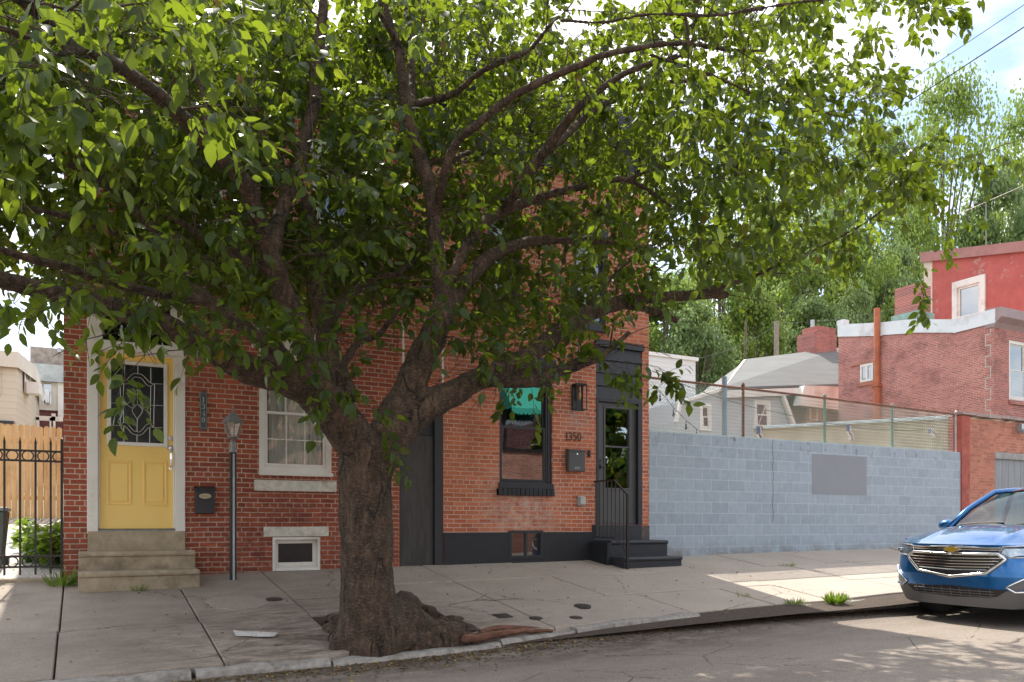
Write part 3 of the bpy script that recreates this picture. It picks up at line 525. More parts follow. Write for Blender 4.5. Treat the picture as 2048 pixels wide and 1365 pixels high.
# grey door
z0d, z1d = Z(1192, 1050), Z(1192, 797)
f = MB(); f.box(dB[0], dB[0]+.05, -.01, .14, z0d, z1d); f.box(dB[1]-.085, dB[1], -.01, .14, z0d, z1d); f.box(dB[0]+.051, dB[1]-.086, -.01, .14, z1d-.04, z1d)
for k in range(4):
    h_ = (dB[3]-z1d)/4; f.prismx([(.0, z1d+k*h_+.002), (.02, z1d+(k+1)*h_-.002), (.14, z1d+(k+1)*h_-.002), (.14, z1d+k*h_+.002)], dB[0]+.001, dB[1]-.001)
f.box(dB[0]-.03, dB[1]+.03, -.03, .14, dB[3], dB[3]+.10)
f.build('door_frame', M['charcoal'], hB, bevel=.003)
yd = .06; ga, gb, gz0, gz1 = X(1210, yd), X(1258, yd), Z(1210, 976, yd), Z(1210, 816, yd)
dm = MB(); wall_front(dm, dB[0]+.051, dB[1]-.086, z0d, z1d-.041, [(ga, gb, gz0, gz1)], yd, .04); dm.frame(ga-.03, gb+.03, gz0-.03, gz1+.03, .03, yd-.014, yd+.002)
zc = Z(1210, 893, yd); dm.box(ga, gb, yd-.004, yd+.02, zc-.012, zc+.012); dm.box(dB[0]+.06, dB[1]-.1, yd-.006, yd, z0d+.02, z0d+.14)
door = dm.build('storm_door', M['greydoor'], hB, bevel=.003)
MB().box(ga, gb, yd+.021, yd+.026, gz0, gz1).build('door_glass', M['glass_mirror'], door)
hk = MB(); kx, kz = X(1199, yd), Z(1199, 922, yd); disc(hk, kx, kz, .028, yd-.02, yd); hk.tube([(kx, yd-.015, kz-.1), (kx, yd-.05, kz-.1), (kx+.07, yd-.055, kz-.1)], .01, 8); hk.box(kx-.02, kx+.02, yd-.015, yd, kz-.14, kz-.05); hk.build('door_handle', M['black'], door)
ds = MB(); ds.box(X(1184), X(1281), -.04, .08, .9, z0d-.002); ds.build('door_sill', M['charcoal'], hB, bevel=.008)
zl = Z(1340, 1080.6, -.53); z3b = W(1247, 1115.7, -.86)[2]
s1 = MB(); nosed(s1, 7.3, 8.43, -.53, zl, .4, -.002); s1.build('doorstep', M['charcoal'], hB, bevel=.006)
s2 = MB(); nosed(s2, 7.3, 8.43, -.88, z3b, .4, -.499); s2.build('doorstep', M['charcoal'], hB, bevel=.006)
MB().box(7.22, 7.298, -.53, -.031, .4, zl-.03).build('step_cheek', M['charbase'], hB, bevel=.008)
MB().box(X(1283), 8.445, -.012, .0, .4, Z(1290, 1052)).build('corner_render', plain('old_render', (.12, .1, .09), .9, var=.4, scale=8, bmp=.6), hB)
for u in (uB, uB2):
    uw = sash_window(hB, u[0], u[1], u[2], u[3], .05, M['charcoal'], cas=.05, split=.45, glass='glass')
    MB().box(u[0]+.1, u[1]-.1, .14, .15, u[2]+(u[3]-u[2])*.72, u[3]-.05).build('blind', M['blind'], hB)
    MB().box(u[0]-.05, u[1]+.05, -.06, .06, u[2]-.10, u[2]).build('sill', M['charcoal'], hB, bevel=.008)
    MB().box(u[0]-.04, u[1]+.04, -.02, .06, u[3], u[3]+.2).build('lintel', M['charcoal'], hB, bevel=.008)
cn = MB(); cn.prismx([(-.002, 6.6), (-.06, 6.6), (-.08, 7.05), (-.32, 7.35), (-.35, 7.6), (-.28, 7.68), (-.002, 7.7)], SPLIT+.01, 8.5)
for k in range(9):
    xx = 4.15+k*.5; cn.prismx([(-.06, 6.7), (-.15, 6.8), (-.2, 7.1), (-.06, 7.1)], xx, xx+.1)
cn.build('cornice', M['charcoal'], hB).location.z += .27
for (px, za, zb_) in ((805, 3.15, 4.3), (884, 3.15, 4.35)):
    pp = MB().tube([(X(px), -.03, za), (X(px), -.03, zb_), (X(px)+.02, -.03, zb_+1.2)], .014, 8)
    for zz in (za+.3, za+.9): pp.box(X(px)-.02, X(px)+.02, -.045, 0, zz, zz+.02)
    pp.build('conduit', M['blind'], hB)
#PART3
# ------------------------------------------------------------------ things fixed to the two fronts
DIG = {'1': [[(.22, .80), (.52, 1), (.52, 0)], [(.28, 0), (.76, 0)]],
       '3': [[(.12, .84), (.3, .98), (.6, 1), (.82, .86), (.8, .66), (.6, .54), (.4, .52)], [(.5, .53), (.78, .46), (.9, .26), (.78, .06), (.5, -.01), (.22, .03), (.08, .18)]],
       '4': [[(.68, 0), (.68, 1), (.04, .30), (.95, .30)], [(.5, 0), (.86, 0)]],
       '5': [[(.84, 1), (.26, 1), (.2, .56), (.46, .64), (.74, .58), (.88, .34), (.76, .08), (.46, 0), (.1, .1)]],
       '8': [[(.5+.31*math.cos(a), .77+.22*math.sin(a)) for a in np.linspace(0, 2*math.pi, 15)], [(.5+.39*math.cos(a), .28+.28*math.sin(a)) for a in np.linspace(0, 2*math.pi, 15)]],
       '0': [[(.5+.42*math.cos(a), .5+.5*math.sin(a)) for a in np.linspace(0, 2*math.pi, 19)]]}
def digit(mb, d, x, z, w_, h_, y, r):
    for st in DIG[d]: mb.tube([(x+u*w_, y, z+v*h_) for u, v in st], r, 6)
px0, px1, pz0, pz1 = X(399.5), X(413.5), Z(406, 858), Z(406, 786)
t = thing('number_plaque', (px0, 0, pz0), 'narrow upright slate plaque reading 1348 beside yellow door', 'house number')
pl = MB(); xm = (px0+px1)/2; pl.box(px0, px1, -.018, -.001, pz0, pz1)
for s in (1, -1):
    zz = pz1 if s > 0 else pz0; pl.prism([(xm-.028, zz), (xm-.016, zz+s*.022), (xm, zz+s*.034), (xm+.016, zz+s*.022), (xm+.028, zz)][::s], -.018, -.002)
pl.build('plate', plain('slate', (.07, .085, .085), .6, var=.2), t)
MB().frame(px0+.006, px1-.006, pz0+.006, pz1-.006, .004, -.022, -.017).build('rim', M['steel'], t)
for k, d in enumerate('1348'):
    m_ = MB(); digit(m_, d, xm-.022, pz1-.035-(k+1)*.085, .042, .062, -.021, .0042); m_.build('digit', M['steel'], t)
t = thing('house_number', (X(1127), 0, Z(1146, 882)), 'dark bronze numerals 1350 screwed to brick above grey mailbox', 'house number')
for k, d in enumerate('1350'):
    m_ = MB(); xx = X(1127)+.085*k+(.02 if k == 0 else 0); digit(m_, d, xx, Z(1146, 881.5), .066, .125, -.018, .0075); m_.build('digit', plain('bronze', (.05, .03, .025), .5, .4), t)
# mailboxes
a, b_, c, d = X(387), X(429), Z(408, 1028), Z(408, 975)
t = thing('mailbox', (a, 0, c), 'small black wall mailbox with oval brass badge between door and lamp post', 'mailbox')
m_ = MB(); m_.box(a+.012, b_-.012, -.10, -.002, c, d-.03); m_.build('body', M['black'], t, bevel=.008)
m_ = MB(); m_.prismx([(-.002, d+.012), (-.06, d+.008), (-.115, d-.02), (-.118, d-.05), (-.101, d-.05), (-.101, d-.031), (-.002, d-.029)], a, b_); m_.build('lid', M['black'], t, bevel=.004)
m_ = MB(); xm, zm = (a+b_)/2, d-.115; m_.prism([(xm+.072*math.cos(q), zm+.032*math.sin(q)) for q in np.linspace(0, 2*math.pi, 25)[:-1]], -.106, -.099); bo = m_.build('badge', plain('aged_brass', (.45, .40, .28), .35, .8, var=.2), t)
m_ = MB()
for k, g in enumerate([[(0, 0), (0, 1), (.5, .4), (1, 1), (1, 0)], [(0, 0), (.5, 1), (1, 0)], [(.5, 0), (.5, 1)], [(0, 1), (0, 0), (1, 0)]]):   # M A I L
    m_.tube([(xm-.045+k*.025+u*.016, -.109, zm-.012+v*.024) for u, v in g], .0022, 4)
m_.build('lettering', M['black'], bo)
a, b_, c, d = X(1131), X(1164), Z(1147, 944), Z(1147, 900)
t = thing('mailbox', (a, 0, c), 'grey locking wall mailbox below the numerals 1350 on orange brick', 'mailbox')
MB().box(a, b_, -.10, -.002, c, d-.02).build('body', M['greydoor'], t, bevel=.01)
MB().prismx([(-.002, d+.012), (-.115, d-.012), (-.115, d-.03), (-.101, d-.03), (-.101, d-.019), (-.002, d-.019)], a-.006, b_+.006).build('lid', M['greydoor'], t, bevel=.003)
m_ = MB(); disc(m_, (a+b_)/2, d-.075, .011, -.106, -.099); m_.build('lock', M['chrome'], t)
m_ = MB(); m_.frame((a+b_)/2-.045, (a+b_)/2+.045, c+.04, c+.07, .006, -.104, -.099); m_.build('card_slot', M['steel'], t)
a, b_, c, d = X(1175), X(1180), Z(1177, 915), Z(1177, 901)
t = MB().box(a, b_, -.025, -.001, c, d); disc(t, (a+b_)/2, (c+d)/2-.02, .012, -.03, -.024, 12); tag(t.build('doorbell', M['black'], bevel=.006), 'small black doorbell camera between mailbox and grey door', 'doorbell')
a, b_, c, d = X(1154), X(1168), Z(1161, 1012), Z(1161, 993)
t = thing('outlet_box', (a, 0, c), 'grey weatherproof outlet box low on orange brick beside the railing', 'outlet box')
MB().box(a, b_, -.03, -.001, c, d).build('body', M['steel'], t, bevel=.008); MB().box(a+.02, b_-.012, -.075, -.031, c+.02, d-.01).build('cover', plain('clear_cover', (.5, .52, .5), .25), t, bevel=.012)
a, b_, c, d = X(1143), X(1164), Z(1153, 822), Z(1153, 770)
t = thing('wall_lantern', (a, 0, c), 'black box wall lantern with bare copper glow bulbs left of grey door', 'wall light')
m_ = MB(); m_.box(a, b_, -.02, -.001, c, d)
for xx in (a, b_-.012):
    for yy in (-.022, -.14): m_.box(xx, xx+.012, yy-.012, yy, c, d)
for zz in (c, d-.012): m_.frame(a+.012, b_-.012, zz, zz+.012, .001, -.152, -.14); m_.box(a+.0121, b_-.0121, -.152, -.141, zz, zz+.012); m_.box(a, a+.012, -.1399, -.0341, zz, zz+.012); m_.box(b_-.012, b_, -.1399, -.0341, zz, zz+.012)
m_.box(a+.013, b_-.013, -.139, -.021, d-.03, d-.004); m_.build('cage', M['black'], t)
MB().tube([((a+b_)/2, -.08, d-.03), ((a+b_)/2, -.08, d-.12)], .018, 12).build('socket', M['copper'], t)
m_ = MB(); m_.ball(((a+b_)/2, -.08, d-.19), .028, .028, .07); m_.build('bulb', plain('amber_bulb', (.5, .3, .12), .1, .3), t)
# ------------------------------------------------------------------ lamp post
lp = G(466, 1160); lx, ly, lz = lp
def LZ(py): return H+(CY-py)*((ly+D)/ray(466, py)[1])/F
t = thing('lamp_post', lp, 'weathered pewter carriage lantern on slim black post before dark red brick', 'lamp post')
m_ = MB(); zt = LZ(905); m_.box(lx-.038, lx+.038, ly-.038, ly+.038, lz-.1, zt); m_.build('post', M['black'], t, bevel=.008)
m_ = MB(); m_.box(lx-.010, lx+.014, ly-.043, ly-.0385, lz, zt-.02); m_.build('wire_channel', M['steel'], t)
m_ = MB(); m_.lathe([(.038, -.01), (.05, 0), (.05, .05), (.038, .055), (.036, .12), (.03, .14), (.02, .16), (.035, .17), (.055, .185), (.03, .20)], (lx, ly, zt), 16); m_.build('collar', M['pewter'], t)
zb_, zc_, zt2 = LZ(874), LZ(846), LZ(833)
def hexr(r, z, n=6): return [(lx+r*math.cos(2*math.pi*(k+.5)/n), ly+r*math.sin(2*math.pi*(k+.5)/n), z) for k in range(n)]
ca = MB(); A_, B_ = hexr(.062, zb_), hexr(.108, zc_)
for p, q in zip(A_, B_): ca.tube([p, q], .0075, 6)
for R_ in (A_, B_): ca.tube(R_+[R_[0]], .009, 6)
ca.lathe([(.03, -.03), (.068, -.01), (.068, .004), (.02, .005)], (lx, ly, zb_), 12)
ca.build('cage', M['pewter'], t)
ro = MB(); ro.lathe([(.132, 0), (.135, .01), (.115, .03), (.085, .075), (.05, .10), (.05, .112), (.03, .13), (.012, .145), (.018, .16), (.006, .19), (.003, .24)], (lx, ly, zc_-.002), 6); ro.build('roof', M['pewter'], t)
gp = MB(); A2, B2 = hexr(.056, zb_+.006), hexr(.101, zc_-.006)
for k in range(6): gp.add([A2[k], A2[(k+1) % 6], B2[(k+1) % 6], B2[k]], [(0, 1, 2, 3)])
gp.build('glass_panes', glassmat('lantern_glass', .12, (.75, .72, .66)), t)
m_ = MB(); m_.lathe([(.02, 0), (.02, .05), (.024, .055), (.024, .10), (.012, .115)], (lx, ly, zb_), 10); m_.build('bulb_holder', M['blind'], t)
# ------------------------------------------------------------------ steps railing
t = thing('stair_railing', (7.3, -.5, zl), 'thin black iron handrail on left edge of the charcoal steps', 'railing')
xr = 7.33; zr = Z(1178, 963, -.06); yp = -.90; zpt = W(1248, 989, yp)[2]; ym = -.55; zm = zr-.0
m_ = MB(); m_.tube([(xr, -.0, zr), (xr, ym, zr), (xr, yp, zpt)], [.016]*3, 4); m_.build('handrail', M['iron'], t)
m_ = MB(); m_.box(xr-.016, xr+.016, yp-.016, yp+.016, side(7.3, -.9)-.05, zpt); m_.build('post', M['iron'], t)
m_ = MB(); m_.tube([(xr, -.0, zl+.05), (xr, ym, zl+.05), (xr, yp, z3b+.08)], .009, 4); m_.build('bottom_rail', M['iron'], t)
for k in range(8):
    y = -.05-.81*k/7.5
    if y > ym: za, zb2 = zl+.05, zr
    else: s = (y-ym)/(yp-ym); za, zb2 = zl+.05+(z3b+.03-zl)*s, zr+(zpt-zr)*s
    MB().tube([(xr, y, za), (xr, y, zb2)], .008, 6).build('baluster', M['iron'], t)
# ------------------------------------------------------------------ iron fence at left
t = thing('iron_fence', (-.25, .05, .6), 'black wrought iron fence with ring band and spear pickets left of dark red brick', 'fence')
yF = .05; zr1, zr2, zr3, zr4 = Z(60, 902, yF), Z(60, 922, yF), Z(60, 1113, yF), Z(60, 1134, yF); zpk = Z(60, 877, yF); zbt = Z(60, 1150, yF)
for zz in (zr1, zr2, zr3, zr4): MB().box(-3.6, -.175, yF-.012, yF+.012, zz-.012, zz+.012).build('rail', M['iron'], t)
MB().box(-.20, -.172, yF-.014, yF+.014, .5, zr1+.15).build('end_post', M['iron'], t)
def picket(x):
    m_ = MB(); m_.box(x-.011, x+.011, yF-.0125, yF+.0125, zbt, zpk-.06); m_.add([(x-.014, yF-.014, zpk-.06), (x+.014, yF-.014, zpk-.06), (x+.014, yF+.014, zpk-.06), (x-.014, yF+.014, zpk-.06), (x, yF, zpk+.02)], [(0, 1, 4), (1, 2, 4), (2, 3, 4), (3, 0, 4), (0, 3, 2, 1)])
    return m_.build('picket', M['iron'], t)
def ring(x, z, r):
    a_ = [(x+r*math.cos(q), yF, z+r*math.sin(q)) for q in np.linspace(0, 2*math.pi, 21)]; return MB().tube(a_, .008, 5, cap=False).build('ring', M['iron'], t)
xp = [X(101.5, yF)]
while xp[-1] > -3.5: xp.append(xp[-1]-.1535)
for x in xp: picket(x)
for x in [xp[0]+.1535]+xp[:-1]:
    xc = x-.0768; ring(xc, (zr1+zr2)/2, min(.056, (zr1-zr2)/2)); ring(xc, (zr3+zr4)/2, min(.056, (zr3-zr4)/2))
t = MB().box(-3.8, -.17, -.06, .16, .3, .66).build('fence_plinth', M['stone'], bevel=.012); tag(t, 'low tan stone plinth beneath the black iron fence', 'plinth')
# ------------------------------------------------------------------ yellow board fence, bin, plants
t = thing('board_fence', (-.9, 8, 1.4), 'golden cedar board fence with dog-ear tops behind the iron fence', 'fence')
fz0, fz1 = Z(60, 1030, 8), Z(30, 851, 8); x = X(124.5, 8); rk = random.Random(5)
for k in range(30):
    wd = .107; xa_ = x-wd; top = fz1+.004*k+rk.uniform(-.015, .01); q = rk.uniform(-.008, .008)
    poly = [(xa_+.003, fz0-.1), (x-.003, fz0-.1), (x-.003, top-.05)]+[((xa_+x)/2+(wd/2-.003)*math.cos(s), top-.05+.05*math.sin(s)) for s in np.linspace(.3, math.pi-.3, 6)]+[(xa_+.003, top-.05)]
    MB().prism(poly, 7.98+q, 8.0+q).build('board', M['wood'], t); x -= wd+.004
for zz in (fz0+.3, fz1-.35): MB().box(x, X(124.5, 8), 8.02, 8.06, zz, zz+.09).build('rail', M['wood'], t)
t = thing('trash_bin', (-.98, 1.25, .72), 'dark grey green wheeled bin with pale lid behind iron fence', 'trash bin')
m_ = MB(); m_.add([(-1.22, 1.0, .72), (-.86, 1.0, .72), (-.86, 1.4, .72), (-1.22, 1.4, .72), (-1.3, .95, 1.45), (-.80, .95, 1.45), (-.80, 1.5, 1.45), (-1.3, 1.5, 1.45)], [(0, 3, 2, 1), (4, 5, 6, 7), (0, 1, 5, 4), (1, 2, 6, 5), (2, 3, 7, 6), (3, 0, 4, 7)]); m_.build('body', plain('bin_plastic', (.10, .12, .10), .5), t, bevel=.02)
MB().box(-1.32, -.785, .93, 1.52, 1.452, 1.50).build('lid', plain('bin_lid', (.20, .24, .24), .3), t, bevel=.015)
for yy in (1.38, 1.38):
    pass
m_ = MB(); m_.tube([(-.86, 1.4, .80), (-.80, 1.4, .80)], .09, 14); m_.build('wheel', M['black'], t)
LT = np.array([(0, 0, 0), (0, .33, -.01), (0, .68, -.05), (0, 1, -.14), (.20, .16, .02), (.29, .42, .02), (.19, .74, -.03), (-.20, .16, .02), (-.29, .42, .02), (-.19, .74, -.03)])
LTQ = np.array([(1, 4, 5, 5), (1, 5, 6, 2), (1, 2, 9, 8)])
LF3 = np.array([(0, 4, 1), (0, 1, 7), (2, 6, 3), (2, 3, 9), (1, 4, 5), (1, 8, 7)]); LF4 = np.array([(1, 5, 6, 2), (1, 2, 9, 8)])
def leaves(P, Dr, Nn, S, wd=1.0):
    """P base points, Dr leaf direction, Nn leaf normal, S length -> vertices and faces"""
    n = len(P); Dr = Dr/np.linalg.norm(Dr, axis=1, keepdims=True); X_ = np.cross(Dr, Nn); X_ /= (np.linalg.norm(X_, axis=1, keepdims=True)+1e-9); Nz = np.cross(X_, Dr)
    curl = RS.uniform(.2, 2.2, n)[:, None, None]; wv = RS.uniform(.8, 1.15, n)[:, None, None]*wd
    V = P[:, None, :]+S[:, None, None]*(LT[None, :, 0:1]*wv*X_[:, None, :]+LT[None, :, 1:2]*Dr[:, None, :]+LT[None, :, 2:3]*curl*Nz[:, None, :])
    o_ = (np.arange(n)*10)[:, None, None]
    return V.reshape(-1, 3), (LF3[None]+o_).reshape(-1, 3), (LF4[None]+o_).reshape(-1, 4)
def plant(x, y, z, h, r, n, label, name='leafy_plant', s=.12, mat_='weed', group=None, wd=1.3, cat='plant'):
    t = thing(name, (x, y, z), label, cat, group); st = MB(); P = []; 
    for k in range(max(3, n//22)):
        a_ = RS.uniform(0, 6.28); rr = r*math.sqrt(RS.uniform(0, 1)); e = np.array([x+rr*math.cos(a_), y+rr*math.sin(a_), z+h*RS.uniform(.5, 1)*(1-.35*(rr/r)**2)])
        b0 = np.array([x+.3*rr*math.cos(a_), y+.3*rr*math.sin(a_), z-.02]); st.tube([b0, (b0+e)/2+[0, 0, .05], e], [.006, .004, .002], 4)
        for q in range(22): u = RS.uniform(.25, 1); P.append(b0+(e-b0)*u)
    st.build('stems', M['twig'] if mat_ != 'weed' else M['weedstem'], t); P = np.array(P); m = len(P)
    Dr = RS.normal(size=(m, 3)); Dr[:, 2] = RS.uniform(-.5, .5, m); Nn = RS.normal(size=(m, 3))*.35+[0, 0, 1]
    V, a3, a4 = leaves(P, Dr, Nn, RS.uniform(.6, 1.1, m)*s, wd); fast_mesh('foliage', V, [a3, a4], M[mat_], t); return t
M['weedstem'] = plain('green_stem', (.14, .2, .05), .7)
for i, (px, py, yy, h_, r_) in enumerate([(112, 1118, 1.0, .75, .30), (85, 1122, 1.6, .6, .35), (100, 1090, 2.6, .8, .5), (70, 1075, 3.6, .5, .5)]):
    p = W(px, py, yy); plant(p[0], yy, terr(p[0], yy), h_, r_, 340, ['tall broad-leaved weed nearest the brick corner behind the iron fence', 'low broad-leaved weed left of the tallest one behind the iron fence', 'bushy bright green weed in the middle of the side garden', 'pale green weed before the board fence at the back of the garden'][i], s=.15, group='garden weeds')
n = 2600; gx = RS.uniform(-3.2, -.2, n); gy = RS.uniform(.3, 7.8, n); P = np.stack([gx, gy, [terr(a, b) for a, b in zip(gx, gy)]], 1); Dr = RS.normal(size=(n, 3))*.5+[0, 0, .8]
V, a3, a4 = leaves(P, Dr, RS.normal(size=(n, 3)), RS.uniform(.05, .12, n), .6); tag(fast_mesh('ground_cover', V, [a3, a4], M['weed'], loc=(-1, 3, .8)), 'low green weeds scattered over pale gravel', 'ground cover', kind='stuff')
tag(MB().add([(-3.6, .18, .66), (-.18, .18, .66), (-.18, 7.9, 1.40), (-3.6, 7.9, 1.40)], [(0, 1, 2, 3)]).build('gravel', plain('white_gravel', (.50, .48, .44), .95, var=.5, scale=24, bmp=1)), kind='structure')
# small tufts on the pavement
def tuft(px, py, n, h_, r_, label, loc=None, cat='weed'):
    p = G(px, py) if loc is None else loc; k = n; a_ = RS.uniform(0, 6.28, k); rr = r_*np.sqrt(RS.uniform(0, 1, k)); P = np.stack([p[0]+rr*np.cos(a_), p[1]+rr*.6*np.sin(a_), np.full(k, p[2]-.01)], 1)
    Dr = np.stack([np.cos(a_)*.9, np.sin(a_)*.9, RS.uniform(.5, 1.6, k)], 1)+RS.normal(size=(k, 3))*.2
    V, a3, a4 = leaves(P, Dr, RS.normal(size=(k, 3))*.4+Dr*[[1, 1, -1]], RS.uniform(.4, 1.15, k)*h_, .10); o = fast_mesh('grass_tuft', V, [a3, a4], M['weed'], loc=tuple(p)); tag(o, label, cat, 'tufts of grass in pavement joints'); return o
tuft(1672, 1206, 380, .15, .10, 'big bright green grass clump on the kerb near the blue car')
tuft(1590, 1207, 120, .09, .13, 'thin strip of grass on the kerb left of the big clump')
tuft(1487, 1193, 30, .08, .08, 'small grass tuft in the shaded corner slab')
tuft(1575, 1132, 60, .07, .15, 'short grass tuft in the joint before the grey block wall')
tuft(1382, 1136, 14, .06, .04, 'tiny tuft at the right foot of the charcoal steps')
tuft(123, 1172, 90, .22, .10, 'leafy weed climbing the foot of the dark red brick corner')
tuft(275, 1182, 30, .10, .07, 'small weed growing under the sandstone steps', loc=np.array([X(275, -.83), -.83, side(.6, -.83)]))
# ------------------------------------------------------------------ block wall and chain-link fence
XR = 16.98; WT = 2.857
t = thing('block_wall', (8.45, 0, .7), 'long blue-grey painted concrete block wall with rusty stained top', 'wall')
MB().box(8.447, XR, .0, .2, .3, WT).build('wall', M['block'], t)
pa, pb_, pc, pdd = X(1624), X(1733), Z(1680, 990), Z(1624, 908)
MB().box(pa, pb_, -.004, -.001, pc, pdd).build('paint_patch', plain('grey_patch_paint', (.275, .29, .32), .8, var=.05, scale=2), t)
ck = MB(); rk = random.Random(9); cp = []; zz = WT
while zz > 1.25: cp.append((X(1546)+rk.uniform(-.025, .025), -.002, zz)); zz -= rk.uniform(.06, .15)
for p, q in zip(cp[:-1], cp[1:]): ck.add([(p[0]-.004, -.0025, p[2]), (p[0]+.004, -.0025, p[2]), (q[0]+.004, -.0025, q[2]), (q[0]-.004, -.0025, q[2])], [(0, 1, 2, 3)])
ck.build('crack', M['dirt'], t)
M['fgreen'] = plain('green_fence_wire', (.36, .44, .39), .5, .1, var=.3, scale=3, bmp=0)
M['rust'] = plain('rusty_post', (.20, .09, .055), .8, var=.4, scale=12, bmp=.4, dirt=(.06, .04, .04)); M['gpost'] = plain('green_post', (.16, .27, .21), .55, var=.3, scale=9, dirt=(.18, .11, .07))
FY = .10; zfl, zfr = 3.78, 3.70; fw = MB(); pitch = .065; x = 8.52; ph = 0
def ftop(x): return zfl+(zfr-zfl)*(x-8.5)/8.4
t = thing('chain_link_fence', (8.5, FY, WT), 'green chain-link fence with rusty rail on top of grey block wall', 'fence')
vs = []; fq = []; r_ = .006
while x < 16.84:
    zt = ftop(x); nzg = int((zt-WT-.02)/(pitch*.48)); s = 1 if ph % 2 == 0 else -1; pts = []
    for k in range(nzg+1): pts.append((x+s*(pitch*.5 if k % 2 else -pitch*.5)*.98, FY+(.003 if k % 2 else -.003), zt-k*(zt-WT-.02)/nzg))
    for p, q in zip(pts[:-1], pts[1:]):
        n0 = len(vs); vs += [(p[0]-r_, p[1]-r_, p[2]), (p[0]+r_, p[1]-r_, p[2]), (p[0], p[1]+r_, p[2]), (q[0]-r_, q[1]-r_, q[2]), (q[0]+r_, q[1]-r_, q[2]), (q[0], q[1]+r_, q[2])]; fq += [(n0, n0+1, n0+4, n0+3), (n0+1, n0+2, n0+5, n0+4), (n0+2, n0, n0+3, n0+5)]
    x += pitch; ph += 0
    # neighbours mirror one another so that their zigzags meet as diamonds
fast_mesh('mesh', np.array(vs), [np.array(fq)], M['fgreen'], t)
MB().tube([(8.45, FY, zfl+.0), (12, FY, ftop(12)+.01), (16.9, FY, zfr)], .021, 8).build('top_rail', M['rust'], t)
MB().tube([(8.5, FY-.01, WT+.02), (13, FY-.01, WT+.015), (16.8, FY-.01, WT+.03)], .006, 5).build('tension_wire', M['fgreen'], t)
for px, mt, zt in ((1487, 'rust', 771), (1650, 'gpost', 793), (1785, 'gpost', 812), (1913, 'steel', 826)):
    x = X(px, FY); z1_ = Z(px, zt, FY); m_ = MB(); m_.tube([(x, FY+.01, WT-.02), (x, FY+.01, z1_)], .026, 10); m_.lathe([(.034, 0), (.034, .03), (.02, .06), (.004, .075)], (x, FY+.01, z1_-.02), 10); m_.build('post', M[mt], t)
p = W(1449, 754, .6); m_ = MB().tube([(p[0], .6, .7), (p[0], .6, p[2])], .05, 12); tag(m_.build('steel_pole', plain('bluegrey_pole', (.22, .30, .38), .5, .3), None), 'plain blue-grey steel pole standing behind the chain-link fence', 'pole')
#PART4
# ------------------------------------------------------------------ garage and tan side wall
t = thing('garage', (XR, 0, .8), 'low orange brick garage with grey plank door and tiled coping', 'garage')
gz = 3.62; gd = (X(1990), 21.4, .6, Z(1990, 904))
m_ = MB(); wall_front(m_, XR+.30, 22.6, .3, gz, [gd], .0, .12); m_.build('wall', M['brick_g'], t)
m_ = MB(); m_.box(XR+.002, XR+.30, -.03, .3, .3, gz+.05); m_.build('red_pier', plain('red_pier_paint', (.36, .075, .05), .7, var=.25, scale=6, dirt=(.45, .2, .15)), t, bevel=.01)
m_ = MB(); m_.add([(XR+.18, .05, .3), (XR+.18, 6.3, .3), (XR+.18, 6.3, 4.04), (XR+.18, .05, gz+.02)], [(0, 1, 2, 3)]); m_.add([(XR+.18, 6.3, .3), (22.6, 6.3, .3), (22.6, 6.3, 4.04), (XR+.18, 6.3, 4.04)], [(0, 1, 2, 3)]); m_.add([(XR+.18, .05, gz), (22.6, .05, gz), (22.6, 6.3, 4.03), (XR+.18, 6.3, 4.03)], [(0, 1, 2, 3)]); m_.add([(22.6, 0, .3), (22.6, 6.3, .3), (22.6, 6.3, 4.03), (22.6, 0, gz)], [(0, 1, 2, 3)])
m_.build('stucco_side', plain('tan_stucco', (.47, .38, .27), .85, var=.12, scale=3, bmp=.3), t)
cop = MB(); n = 22
for k in range(n):
    y = .05+k*6.3/n; z = gz+.03+(4.06-gz-.03)*k/n; dz = (4.04-gz)/n
    cop.add([(XR+.08, y, z-.03), (XR+.08, y+6.3/n-.01, z+dz-.05), (XR+.40, y+6.3/n-.01, z+dz-.02), (XR+.40, y, z), (XR+.08, y, z+.035), (XR+.08, y+6.3/n-.01, z+dz+.005), (XR+.40, y+6.3/n-.01, z+dz+.05), (XR+.40, y, z+.075)], [(0, 3, 2, 1), (4, 5, 6, 7), (0, 1, 5, 4), (1, 2, 6, 5), (2, 3, 7, 6), (3, 0, 4, 7)])
M['tile'] = plain('glazed_tile', (.50, .56, .58), .35, var=.3, scale=6); M['tiler'] = plain('brown_tile', (.30, .20, .18), .4, var=.4, scale=4, dirt=(.5, .48, .46))
cop.build('side_coping', M['tile'], t)
cop = MB(); x = XR-.02
while x < 22.5: cop.box(x, x+.46, -.07, .24, gz+.052+.01*math.sin(x*9), gz+.12); x += .475
cop.build('front_coping', M['tiler'], t)
gd_ = MB(); x = gd[0]+.001
while x < gd[1]-.12: gd_.box(x, x+.118, .05+random.uniform(0, .006), .09, .6, gd[3]-.151); x += .122
gdo = gd_.build('garage_door', plain('grey_planks', (.27, .29, .31), .75, var=.15, scale=3, stretch=(5, 5, .5)), t); MB().box(gd[0]+.001, gd[1]-.001, .0, .09, gd[3]-.149, gd[3]-.001).build('door_lintel', plain('weathered_lintel', (.30, .30, .29), .8, var=.3), t)
m_ = MB(); lx_, lz_ = X(2037), Z(2037, 858); m_.box(lx_-.08, lx_+.08, -.12, -.001, lz_-.08, lz_+.10); m_.lathe([(.03, 0), (.09, -.1), (.05, -.11)], (lx_, -.16, lz_-.02), 10); m_.build('flood_lamp', M['steel'], t)
